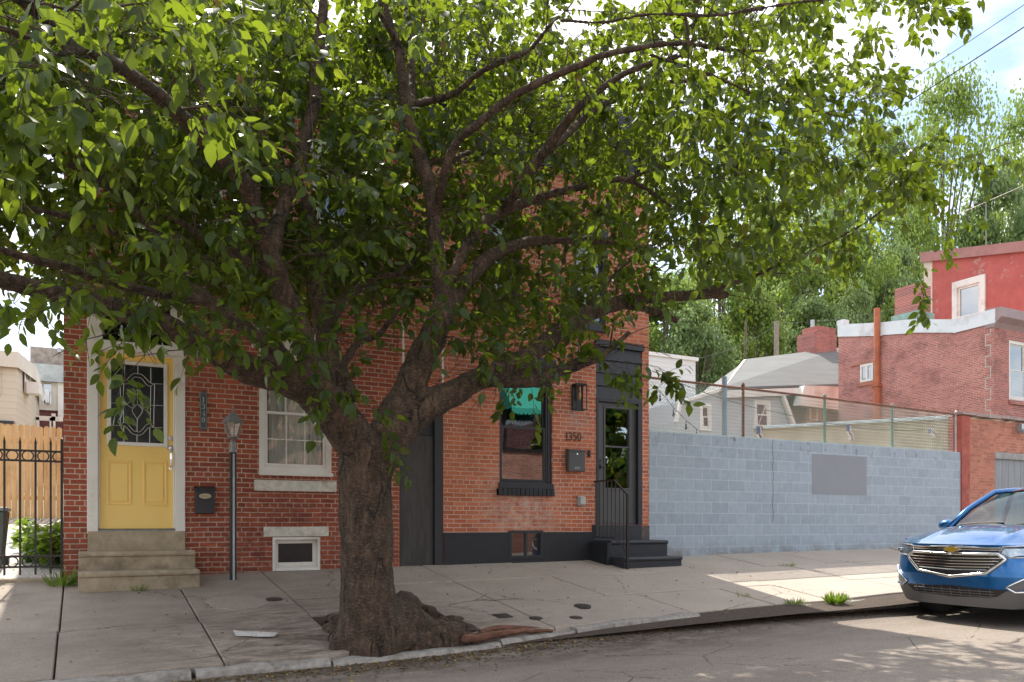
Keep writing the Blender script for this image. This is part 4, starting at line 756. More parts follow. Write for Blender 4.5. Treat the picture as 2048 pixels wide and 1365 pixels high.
t2 = MB(); t2.box(XR+.10, XR+.18, 4.0, 4.12, 3.35, 3.47); t2.lathe([(.04, 0), (.09, -.05), (.10, -.12), (.06, -.14)], (XR+.06, 4.05, 3.45), 12); tag(t2.build('wall_lamp', M['tile']), 'small blue-white round lamp on the tan side wall behind the fence', 'wall light')
# ------------------------------------------------------------------ large brick rowhouse
t = thing('brick_house', (28.7, 6.2, .8), 'brick rowhouse with white metal parapet, rust pipe and side window on the hill', 'house')
x0 = 28.7; y0, y1_ = 6.22, 12.88
m_ = MB(); m_.add([(x0, y0, .5), (x0, y1_, .5), (x0, y1_, 9.6), (x0, 7.7, 8.75), (x0, y0, 8.75)], [(0, 1, 2, 3, 4)]); m_.add([(x0, y1_, .5), (38, y1_, .5), (38, y1_, 9.6), (x0, y1_, 9.6)], [(0, 1, 2, 3)]); m_.add([(x0, 7.7, 8.8), (38, 7.7, 8.8), (38, y1_, 9.65), (x0, y1_, 9.65)], [(0, 1, 2, 3)]); m_.add([(x0, y0, 8.8), (38, y0, 8.8), (38, 7.7, 8.8), (x0, 7.7, 8.8)], [(0, 1, 2, 3)])
m_.build('side_wall', M['brick_c'], t)
fwx = (W(2018, 700, y0)[0], W(2018, 700, y0)[0]+1.15); fwz = (W(2022, 800, y0)[2], W(2022, 680, y0)[2])
m_ = MB(); wall_front(m_, x0, 38, .5, 8.78, [(fwx[0], fwx[1], fwz[0], fwz[1])], y0-.002, .15); m_.build('front_wall', M['brick_cf'], t)
sash_window(t, fwx[0]+.001, fwx[1]-.001, fwz[0]+.001, fwz[1]-.001, y0+.06, M['white'], cas=.12, split=.5, glass='glass_mirror'); MB().box(fwx[0]-.05, fwx[1]+.05, y0-.08, y0+.05, fwz[0]-.16, fwz[0]-.01).build('sill', M['brick_cf'], t)
q = MB()          # toothed quoin joint where old and new brick meet
for k in range(14):
    za = 3.4+k*.39; e = (.28 if k % 2 else .10); q.add([(x0-.004, y0+e, za), (x0-.004, y0+e+.035, za), (x0-.004, y0+e+.035, za+.39), (x0-.004, y0+e, za+.39)], [(0, 1, 2, 3)]); q.add([(x0-.004, y0+.10, za-.02), (x0-.004, y0+.31, za-.02), (x0-.004, y0+.31, za+.02), (x0-.004, y0+.10, za+.02)], [(0, 1, 2, 3)])
q.build('quoin_joint', plain('pale_mortar', (.5, .45, .40), .9, bmp=0), t)
m_ = MB(); M['whitemetal'] = plain('white_coping_metal', (.66, .69, .71), .4, .1, var=.06, scale=2, dirt=(.45, .42, .4))
pf = [(y0-.08, 8.93), (7.7, 8.90), (9.5, 9.30), (10.7, 9.45), (y1_, 9.83)]
pr = MB()
for (a, za), (b_, zb2) in zip(pf[:-1], pf[1:]):
    pr.add([(x0-.06, a, za-.55 if za > 8.95 else za-.50), (x0-.06, b_, zb2-.52), (x0-.06, b_, zb2), (x0-.06, a, za), (x0+.25, a, za), (x0+.25, b_, zb2)], [(0, 1, 2, 3), (3, 2, 5, 4)])
pr.box(x0-.05, x0+.3, y1_-.3, y1_+.05, 9.8, 10.0); pr.build('side_parapet', M['whitemetal'], t)
pr = MB(); pr.prismx([(y0-.004, 8.30), (y0-.10, 8.45), (y0-.30, 8.62), (y0-.30, 8.95), (y0+.3, 9.0), (y0+.3, 8.3)], x0-.05, 38); pr.build('front_cornice', plain('mauve_cornice', (.30, .22, .22), .5, var=.15, scale=2), t)
p = WX(1754, 617, x0-.12); MB().tube([(x0-.12, p[1], 2.0), (x0-.12, p[1], 6.9)], .15, 12).tube([(x0-.12, p[1], 6.88), (x0-.12, p[1], p[2])], .12, 12).box(x0-.28, x0+.0, p[1]-.17, p[1]+.17, 6.85, 6.95).build('rust_pipe', plain('orange_rust_paint', (.42, .12, .05), .55, var=.2, scale=3, dirt=(.25, .07, .04)), t)
wp0, wp1 = WX(1722, 765, x0), WX(1748, 728, x0)
f = MB(); ya, yb = min(wp0[1], wp1[1]), max(wp0[1], wp1[1]); zA, zB = wp0[2]-.02, wp1[2]+.05
for (a, b_, c, d) in ((ya, yb, zA, zA+.1), (ya, yb, zB-.1, zB), (ya, ya+.08, zA+.1, zB-.1), (yb-.08, yb, zA+.1, zB-.1), ((ya+yb)/2-.05, (ya+yb)/2+.05, zA+.1, zB-.1)): f.box(x0-.06, x0+.02, a, b_, c, d)
sw = f.build('side_window', M['white'], t); MB().box(x0-.03, x0-.02, ya+.06, yb-.06, zA+.08, zB-.08).build('pane', M['glass_mirror'], sw)
MB().box(x0-.05, x0, ya-.1, yb+.1, zA-.16, zA-.01).build('side_sill', M['brick_g'], t); MB().box(x0-.05, x0, ya-.1, yb+.5, zB+.01, zB+.12).build('side_lintel', M['brick_g'], t)
p = WX(1800, 640, x0+1); p2 = WX(1848, 640, x0+1); c_ = MB(); ya, yb = p2[1], p[1]; c_.box(x0+.6, x0+1.5, ya+.05, yb-.05, 9.3, 10.85); ch = c_.build('chimney', M['brick_cf'], t)
c_ = MB(); c_.box(x0+.5, x0+1.6, ya-.04, yb+.04, 9.2, 9.75); c_.build('flashing', plain('green_copper', (.22, .36, .31), .6, var=.25, scale=5), ch)
# ------------------------------------------------------------------ red stucco house, farther
t = thing('stucco_house', (36, 9, 2), 'tall red stucco rowhouse with flaking paint and white-framed window above', 'house')
m, tt, b = newmat('flaking_red_stucco'); b.inputs['Roughness'].default_value = .85
colr = ramp(tt, noise(tt, 1.5, 7, .7), [(.3, (.38, .085, .07)), (.7, (.50, .13, .11))]); tcn = noise(tt, 1.1, 10, .78); colr = mixc(tt, ramp(tt, tcn, [(.575, G01(0)), (.60, G01(.75))]), colr, (.42, .30, .26)); tt.links.new(colr, b.inputs['Base Color']); M['flaky'] = m
xr_ = 36.0
ye = WX(1865, 560, xr_)[1]; yk = WX(1848, 560, xr_)[1]; zt1 = 14.0; zt0 = 12.9
wq0, wq1 = WX(1910, 640, xr_), WX(1968, 575, xr_)
m_ = MB(); 
def wallX(mb, x, y0, y1, z0, zt0, zt1, hole):
    ya, yb, za, zb = hole; f_ = lambda y: zt0+(zt1-zt0)*(y-y0)/(y1-y0)
    for (a, b_) in ((y0, ya), (yb, y1)): mb.add([(x, a, z0), (x, b_, z0), (x, b_, f_(b_)), (x, a, f_(a))], [(0, 1, 2, 3)])
    mb.add([(x, ya, z0), (x, yb, z0), (x, yb, za), (x, ya, za)], [(0, 1, 2, 3)]); mb.add([(x, ya, zb), (x, yb, zb), (x, yb, f_(yb)), (x, ya, f_(ya))], [(0, 1, 2, 3)])
ya, yb, za, zb = wq1[1]+.15, wq0[1]-.15, wq0[2]-.4, 12.25
wallX(m_, xr_, 4.0, ye, 2, 12.2, zt1, (ya, yb, za, zb)); m_.add([(xr_, ye, 2), (46, ye, 2), (46, ye, zt1), (xr_, ye, zt1)], [(0, 1, 2, 3)]); m_.add([(xr_, 4, 2), (46, 4, 2), (46, 4, 12.2), (xr_, 4, 12.2)], [(0, 1, 2, 3)]); m_.add([(xr_, 4, 12.2), (46, 4, 12.2), (46, ye, zt1), (xr_, ye, zt1)], [(0, 1, 2, 3)]); m_.build('wall', M['flaky'], t)
m_ = MB(); m_.box(xr_-.02, xr_+.5, ye+.001, yk, 2, zt1-.02); m_.build('cream_strip', plain('cream_render', (.62, .53, .43), .8, var=.08), t)
m_ = MB(); m_.add([(xr_-.15, 4, 12.05), (xr_-.15, yk+.1, zt1-.05), (xr_-.15, yk+.1, zt1+.42), (xr_-.15, 4, 12.5), (xr_+.4, 4, 12.6), (xr_+.4, yk+.1, zt1+.5)], [(0, 1, 2, 3), (3, 2, 5, 4)]); m_.add([(xr_-.15, yk+.1, zt1-.05), (46, yk+.1, zt1-.05), (46, yk+.1, zt1+.42), (xr_-.15, yk+.1, zt1+.42)], [(0, 1, 2, 3)]); m_.build('parapet', plain('faded_red_coping', (.34, .16, .14), .6, var=.2, scale=2), t)
f = MB()
for (a, b_, c, d) in ((ya-.24, yb+.24, zb, zb+.3), (ya-.24, ya, za, zb), (yb, yb+.24, za, zb), (ya, yb, za+.35, za+.47)): f.box(xr_-.1, xr_+.05, a, b_, c, d)
for (a, b_, c, d) in ((ya, ya+.1, za+.47, zb), (yb-.1, yb, za+.47, zb), (ya+.1, yb-.1, zb-.1, zb)): f.box(xr_-.02, xr_+.06, a, b_, c, d)
sw = f.build('window', M['white'], t); MB().box(xr_+.03, xr_+.05, ya, yb, za, zb).build('pane', M['glass_mirror'], sw)
p = WX(1972, 500, xr_+2); p2 = WX(1972, 395, xr_+2); m_ = MB(); ax_, ay_ = xr_+2, p[1]; m_.tube([(ax_, ay_, 13.0), (ax_, ay_, p2[2])], .03, 6)
zt = p2[2]
m_.tube([(ax_-.3, ay_+1.6, zt-.5), (ax_+.2, ay_-2.2, zt+.05)], .012, 5)
for k in range(9):
    u = k/8; c = np.array([ax_-.3+.5*u, ay_+1.6-3.8*u, zt-.5+.55*u]); l_ = .9-.5*u; m_.tube([c+[-l_, 0, .0], c+[l_, 0, 0]], .007, 4)
tag(m_.build('tv_antenna', M['pewter']), 'spindly rooftop tv antenna standing on the red stucco house', 'antenna')
# ------------------------------------------------------------------ gray gambrel house and white building
M['shingle'] = plain('grey_shingle', (.150, .155, .150), .85, var=.12, scale=1.6, bmp=.3, stretch=(.4, 1, 3)); M['greyside'] = plain('grey_siding', (.46, .465, .475), .7, var=.05, scale=1)
t = thing('gambrel_house', (W(1470, 900, 15)[0], 15, 2), 'pale grey house with curved gambrel roof and brick chimney below the woods', 'house')
def P3(px, py, y): return tuple(W(px, py, y))
m_ = MB(); base = 1.8; pts = [(1346, 870), (1352, 845), (1361, 805), (1400, 793), (1448, 778), (1565, 791), (1587, 850), (1587, 870)]
a = [P3(px, py, 15) for px, py in pts]; m_.prism([(p[0], p[2]) for p in a[1:-1]][::-1]+[(a[0][0], base), (a[-1][0], base)], 15.0, 21.0); m_.build('wall', M['greyside'], t)
m_ = MB(); ra = [P3(1443, 780, 14.8), P3(1690, 772, 14.8), P3(1690, 698, 18.5), P3(1490, 723, 18.5)]; rb = [(p[0], p[1], p[2]+.1) for p in ra]; m_.add(ra+rb, [(0, 3, 2, 1), (4, 5, 6, 7), (0, 1, 5, 4), (1, 2, 6, 5), (2, 3, 7, 6), (3, 0, 4, 7)]); 
bk = [ra[3], ra[2], (ra[2][0], 22, ra[1][2]), (ra[3][0]-1.8, 22, ra[0][2])]; m_.add(bk, [(0, 1, 2, 3)]); m_.add([ra[0], ra[3], bk[3]], [(0, 1, 2)]); rf = m_.build('roof', M['shingle'], t)
m_ = MB(); ea = P3(1446, 781, 14.75); eb = P3(1690, 773, 14.75); m_.add([ea, eb, (eb[0], eb[1], eb[2]-.32), (ea[0], ea[1], ea[2]-.32), (ea[0], 15.05, ea[2]), (eb[0], 15.05, eb[2])], [(0, 1, 2, 3), (0, 4, 5, 1)])
p, q = P3(1565, 791, 14.85), P3(1587, 850, 14.85); m_.tube([p, q], .12, 4); p, q = P3(1589, 812, 14.8), P3(1680, 776, 14.8); m_.prism([(p[0], p[2]), (q[0], p[2]-.05), (q[0], q[2]), (p[0]+.3, q[2]-.15)], 14.5, 14.9)
m_.tube([P3(1352, 845, 14.9), P3(1361, 805, 14.9), P3(1400, 793, 14.9), P3(1448, 777, 14.9), P3(1490, 722, 18.4)], .09, 4); m_.build('white_trim', M['white'], t)
m_ = MB(); p, q = P3(1580, 860, 15.4), P3(1690, 800, 15.4); m_.box(p[0], q[0], 15.4, 20.9, base, q[2]+.3); m_.build('brown_bay', plain('brown_shake', (.20, .13, .08), .9, var=.4, scale=6, bmp=.4), t)
m_ = MB(); p, q = P3(1612, 850, 15.3), P3(1644, 797, 15.3); m_.box(p[0], q[0], 15.25, 15.39, base, q[2]); dd = m_.build('door', plain('tan_wood', (.52, .35, .2), .7, var=.15, scale=4), t)
m_ = MB(); p, q = P3(1620, 842, 15.2), P3(1636, 808, 15.2); m_.frame(p[0], q[0], p[2], q[2], .08, 15.2, 15.24); m_.build('door_panel', M['white'], dd)
for (a_, b_, c_, d_) in ((1399, 1422, 861, 808), (1508, 1540, 858, 803)):
    p, q = P3(a_, c_, 14.97), P3(b_, d_, 14.97); sash_window(t, p[0], q[0], p[2], q[2], 14.96, M['white'], cas=.14, split=.5, sashw=.05, glass='glass_mirror')
m_ = MB(); p, q = P3(1622, 712, 18.2), P3(1667, 672, 18.2); m_.box(p[0], q[0], 18.0, 19.1, p[2]-.7, q[2]); m_.box(p[0]+.3, q[0], 18.05, 19.05, q[2]+.001, q[2]+.35); cb = m_.build('chimney', M['brick_cf'], t); MB().tube([(p[0]+.45, 18.5, q[2]), (p[0]+.45, 18.5, q[2]+.75)], .1, 8).build('flue', M['steel'], cb)
t = thing('white_building', (W(1345, 870, 17)[0], 17, 2), 'flat white clapboard building rising behind the chain-link fence', 'house')
p, q = P3(1290, 860, 17), P3(1391, 718, 17); pa = P3(1302, 714, 17)
m, tt, b = newmat('white_clapboard'); M['clap'] = m; b.inputs['Base Color'].default_value = (.72, .71, .69, 1); b.inputs['Roughness'].default_value = .6
def clap(mname, colr_, pitch_=.2):
    m, tt, b = newmat(mname); b.inputs['Roughness'].default_value = .6; s = tt.nodes.new('ShaderNodeSeparateXYZ'); tt.links.new(wpos(tt), s.inputs[0])
    a_ = tt.nodes.new('ShaderNodeMath'); a_.operation = 'MULTIPLY'; a_.inputs[1].default_value = 1/pitch_; tt.links.new(s.outputs['Z'], a_.inputs[0]); f_ = tt.nodes.new('ShaderNodeMath'); f_.operation = 'FRACT'; tt.links.new(a_.outputs[0], f_.inputs[0])
    tt.links.new(ramp(tt, f_.outputs[0], [(0, tuple(x*.55 for x in colr_)), (.08, colr_), (1, tuple(x*.96 for x in colr_))]), b.inputs['Base Color']); bump(tt, b, f_.outputs[0], .5, .03); return m
M['clap'] = clap('white_clapboard', (.72, .71, .69), .22)
m_ = MB(); m_.prism([(14.5, 1.8), (q[0], 1.8), (q[0], q[2]), (pa[0], pa[2]+.05), (14.5, pa[2]+.05)], 17, 24); m_.build('wall', M['clap'], t); MB().box(14.4, q[0]+.1, 16.9, 24.1, pa[2]+.052, pa[2]+.2).build('roof_edge', M['white'], t)
# poles and lines
p = P3(1553, 643, 24); tag(MB().tube([(p[0], 24, 2), (p[0], 24, p[2])], [.17, .14], 10).build('utility_pole', plain('pole_wood', (.30, .26, .21), .9, var=.25, scale=6, stretch=(4, 4, .5))), 'bare grey wooden pole rising behind the grey shingled roof', 'pole')
p = P3(1492, 640, 26); tag(MB().tube([(p[0]-.3, 26, 2), (p[0]-.2, 26, (2+p[2])/2), (p[0], 26, p[2])], [.13, .10, .06], 8).build('utility_pole', M['farbark']), 'thin dark pole among the woods left of the grey wooden pole', 'pole')
def cable(a, b_, sag, r, label, name='overhead_cable', group=None):
    pts = [np.array(a)*(1-u)+np.array(b_)*u+[0, 0, -sag*4*u*(1-u)] for u in np.linspace(0, 1, 14)]; o = MB().tube(pts, r, 5).build(name, M['wire']); tag(o, label, 'cable', group); return o
cable(W(2100, -25, 2), W(1150, 560, 16), .3, .010, 'thinner upper overhead cable crossing the sky at top right'); cable(W(2100, 20, 2), W(1100, 620, 18), .35, .017, 'thicker lower overhead cable crossing the sky at top right')
cable(P3(1800, 617, 13.5), P3(1553, 646, 23.9), .2, .012, 'slack wire from brick chimney to grey wooden pole')
cable(P3(1553, 650, 24), P3(1350, 725, 18), .4, .012, 'slack wire from grey wooden pole down to white building')
cable(P3(1304, 742, 1), P3(1560, 826, 2.5), .1, .008, 'black wire sagging from house corner across the fence'); cable(P3(1560, 826, 2.5), P3(2046, 836, -.05), .35, .008, 'black wire running on to the garage flood lamp')
t = thing('string_lights', W(1304, 757, .6), 'black cable with small hanging bulbs dropping behind the fence corner', 'string lights')
sp = [P3(1304, 765, .6), P3(1330, 795, .6), P3(1347, 815, .6), P3(1372, 841, .6), P3(1402, 866, .6)]; MB().tube(sp, .006, 5).build('cable', M['wire'], t)
for q in (P3(1320, 784, .6), P3(1347, 815, .6), P3(1372, 841, .6), P3(1393, 858, .6)):
    MB().tube([q, (q[0], q[1], q[2]-.07)], .007, 5).tube([(q[0], q[1], q[2]-.07), (q[0], q[1], q[2]-.11)], .016, 8).ball((q[0], q[1], q[2]-.14), .025, .025, .035, 8, 5).build('bulb', M['black'], t)
M['flagred'] = plain('flag_red', (.55, .10, .09), .8); M['flagblue'] = plain('flag_blue', (.06, .10, .28), .8)
for i, (px, py, px2, py2, hgt, lab) in enumerate([(1531, 812, 1516, 853, 34, 'small stars-and-stripes flag hanging limp before the grey house window'), (1714, 861, 1696, 850, 30, 'small stars-and-stripes flag hanging in the middle of the chain-link fence'), (1872, 877, 1857, 858, 22, 'small tilted stars-and-stripes flag near the garage end of the fence')]):
    y = .22; a = W(px, py, y); b_ = W(px2, py2, y); t = thing('flag', b_, lab, 'flag', 'small flags on the fence'); MB().tube([a, b_], .006, 5).build('stick', M['blind'], t)
    fl = MB(); tl = W(px2, py2, y); wv, hv = .16, hgt/100*1.05; nx_, ny_ = 7, 10
    d0 = np.array([.72, 0, -.55]) if i == 2 else np.array([.18, 0, -1.0]); d0 /= np.linalg.norm(d0); d1 = np.array([-d0[2], 0, d0[0]])
    g_ = [tl+d0*hv*j/ny_+d1*(-.02+wv*(k/nx_-.15))+np.array([0, .02*math.sin(k*1.7+j*.6), 0])+d1*.015*math.sin(j) for j in range(ny_+1) for k in range(nx_+1)]
    for j in range(ny_):
        for k in range(nx_):
            n0 = j*(nx_+1)+k; fl.cur = 2 if (j < 4 and k < 4) else (0 if k % 2 else 1); fl.add([g_[n0], g_[n0+1], g_[n0+nx_+2], g_[n0+nx_+1]], [(0, 1, 2, 3)])
    fl.build('cloth', [M['flagred'], M['blind'], M['flagblue']], t)
m_ = MB(); hp = W(1906, 893, .35); 
for k in range(4): m_.tube([(hp[0]+.06*math.cos(a_)+.01*k, .35+.02*k, hp[2]-.02+.30*math.sin(a_)) for a_ in np.linspace(0, 2*math.pi, 17)], .012, 5, cap=False)
tag(m_.build('garden_hose', plain('blue_hose', (.06, .35, .50), .4)), 'coiled light blue hose hanging at right end of the chain-link fence', 'hose')
# ------------------------------------------------------------------ houses at far left
M['cream'] = clap('cream_siding', (.64, .58, .47), .19); M['creamtrim'] = plain('cream_trim', (.66, .62, .53), .6, var=.04)
t = thing('cream_house', (-3, 16, 2), 'cream clapboard house with window air conditioner beyond the board fence', 'house')
zc0 = W(33, 716, 16)[2]; xc = W(33, 716, 16)[0]; e = W(62, 735, 18.2)
m_ = MB(); m_.add([(-9, 16, 1), (xc, 16, 1), (xc, 16, zc0), (-9, 16, zc0), (e[0], 18.2, 1), (e[0], 18.2, zc0), (e[0], 24, 1), (e[0], 24, zc0)], [(0, 1, 2, 3), (1, 4, 5, 2), (4, 6, 7, 5)]); m_.add([(-9, 16, zc0), (xc, 16, zc0), (e[0], 18.2, zc0), (e[0], 24, zc0), (-9, 24, zc0)], [(0, 1, 2, 3, 4)]); m_.build('wall', M['cream'], t)
m_ = MB(); o_ = .15; m_.add([(-9, 16-o_, zc0-.3), (xc+.05, 16-o_, zc0-.3), (e[0]+o_, 18.1, zc0-.3), (e[0]+o_, 24, zc0-.3), (-9, 16-o_, zc0+.15), (xc+.05, 16-o_, zc0+.15), (e[0]+o_, 18.1, zc0+.15), (e[0]+o_, 24, zc0+.15), (-9, 24, zc0+.15)], [(0, 1, 5, 4), (1, 2, 6, 5), (2, 3, 7, 6), (4, 5, 6, 7, 8)]); m_.build('cornice', M['creamtrim'], t)
def onface(u, z, off=.03):   # point on the receding cream face
    d_ = np.array([e[0]-xc, 2.2]); n_ = np.array([d_[1], -d_[0]])/np.linalg.norm(d_); return (xc+d_[0]*u+n_[0]*off, 16+d_[1]*u+n_[1]*off, z)
m_ = MB(); zu, zl2 = W(50, 737, 17)[2], W(50, 786, 17)[2]
m_.add([onface(.40, zl2, .05), onface(.82, zl2, .05), onface(.82, zu, .05), onface(.40, zu, .05)], [(0, 1, 2, 3)]); wn = m_.build('window', M['creamtrim'], t)
for (za, zb2) in ((zl2+.35, (zl2+zu)/2), ((zl2+zu)/2+.06, zu-.08)): MB().add([onface(.48, za, .07), onface(.72, za, .07), onface(.72, zb2, .07), onface(.48, zb2, .07)], [(0, 1, 2, 3)]).build('pane', M['glass_mirror'], wn)
m_ = MB(); a_ = [onface(.46, zl2, .07), onface(.70, zl2, .07), onface(.70, zl2, .4), onface(.46, zl2, .4)]; m_.add(a_+[(q[0], q[1], q[2]+.34) for q in a_], [(0, 3, 2, 1), (4, 5, 6, 7), (0, 1, 5, 4), (1, 2, 6, 5), (2, 3, 7, 6), (3, 0, 4, 7)]); m_.build('air_conditioner', M['blind'], wn)
p = W(1, 725, 16); f_ = MB(); f_.box(p[0]-1, p[0], 15.93, 16.0, W(1, 790, 16)[2], p[2]); f_.build('window', M['creamtrim'], t)
p, q = W(-20, 846, 15.9), W(28, 843, 15.9); MB().box(p[0], q[0], 15.85, 15.99, q[2]-.08, q[2]).build('dark_ledge', M['black'], t)
t = thing('dark_brick_house', (-2, 25, 3), 'dark brick rowhouses with grey cornice and white window far behind left', 'house')
zt = W(90, 745, 25)[2]; m_ = MB(); m_.box(-9, 6, 25, 33, 2, zt); m_.build('wall', M['brick_dark'], t)
MB().box(-9, 6, 24.6, 25, zt-.4, zt+.25).build('cornice', plain('grey_cornice', (.36, .40, .40), .6, var=.3, scale=3), t)
p, q = W(78, 820, 24.95), W(106, 765, 24.95); wf = sash_window(t, p[0]-.1, q[0]+.2, p[2], q[2]+.2, 24.95, M['creamtrim'], cas=.22, split=.5, glass='glass_mirror'); MB().box(p[0]+.35, q[0]-.25, 24.6, 24.9, p[2]+.25, p[2]+.75).build('air_conditioner', M['blind'], wf)
p, q = W(116, 835, 24.9), W(140, 762, 24.9); MB().box(p[0], q[0]+1, 24.8, 24.95, p[2], q[2]).build('white_bay', M['white'], t)
p = W(107, 700, 26); MB().box(p[0]-.8, p[0]+2, 26, 27, zt, zt+1.15).build('chimney', plain('sooty_chimney', (.32, .28, .24), .9, var=.4, scale=5), t); MB().tube([(p[0]+.2, 26, zt+1), (p[0]+.2, 26, W(106, 695, 26)[2])], .08, 6).build('flue', M['steel'], t)
t = thing('porch', (-2, 21, 2), 'white painted back porch with railing above the board fence', 'porch')
p, q = W(72, 846, 21), W(126, 838, 21)
for (xa_, xb2, za, zb2) in ((p[0], q[0], q[2]-.1, q[2]+.05), (p[0]+.1, q[0], q[2]-.75, q[2]-.65), (p[0], p[0]+.1, 2, q[2]), (W(103, 800, 21)[0], W(103, 800, 21)[0]+.12, 2, q[2]+.15), (q[0]-.4, q[0]-.3, 2, q[2])): MB().box(xa_, xb2, 20.9, 21.05, za, zb2).build('beam', M['white'], t)
a_, b2 = W(38, 856, 20), W(66, 838, 20); MB().tube([a_, b2], .09, 4).build('stair_rail', M['steel'], t); MB().add([a_, b2, (b2[0], 20, b2[2]-.6), (a_[0], 20, a_[2]-.3)], [(0, 1, 2, 3)]).build('stair_side', M['steel'], t)
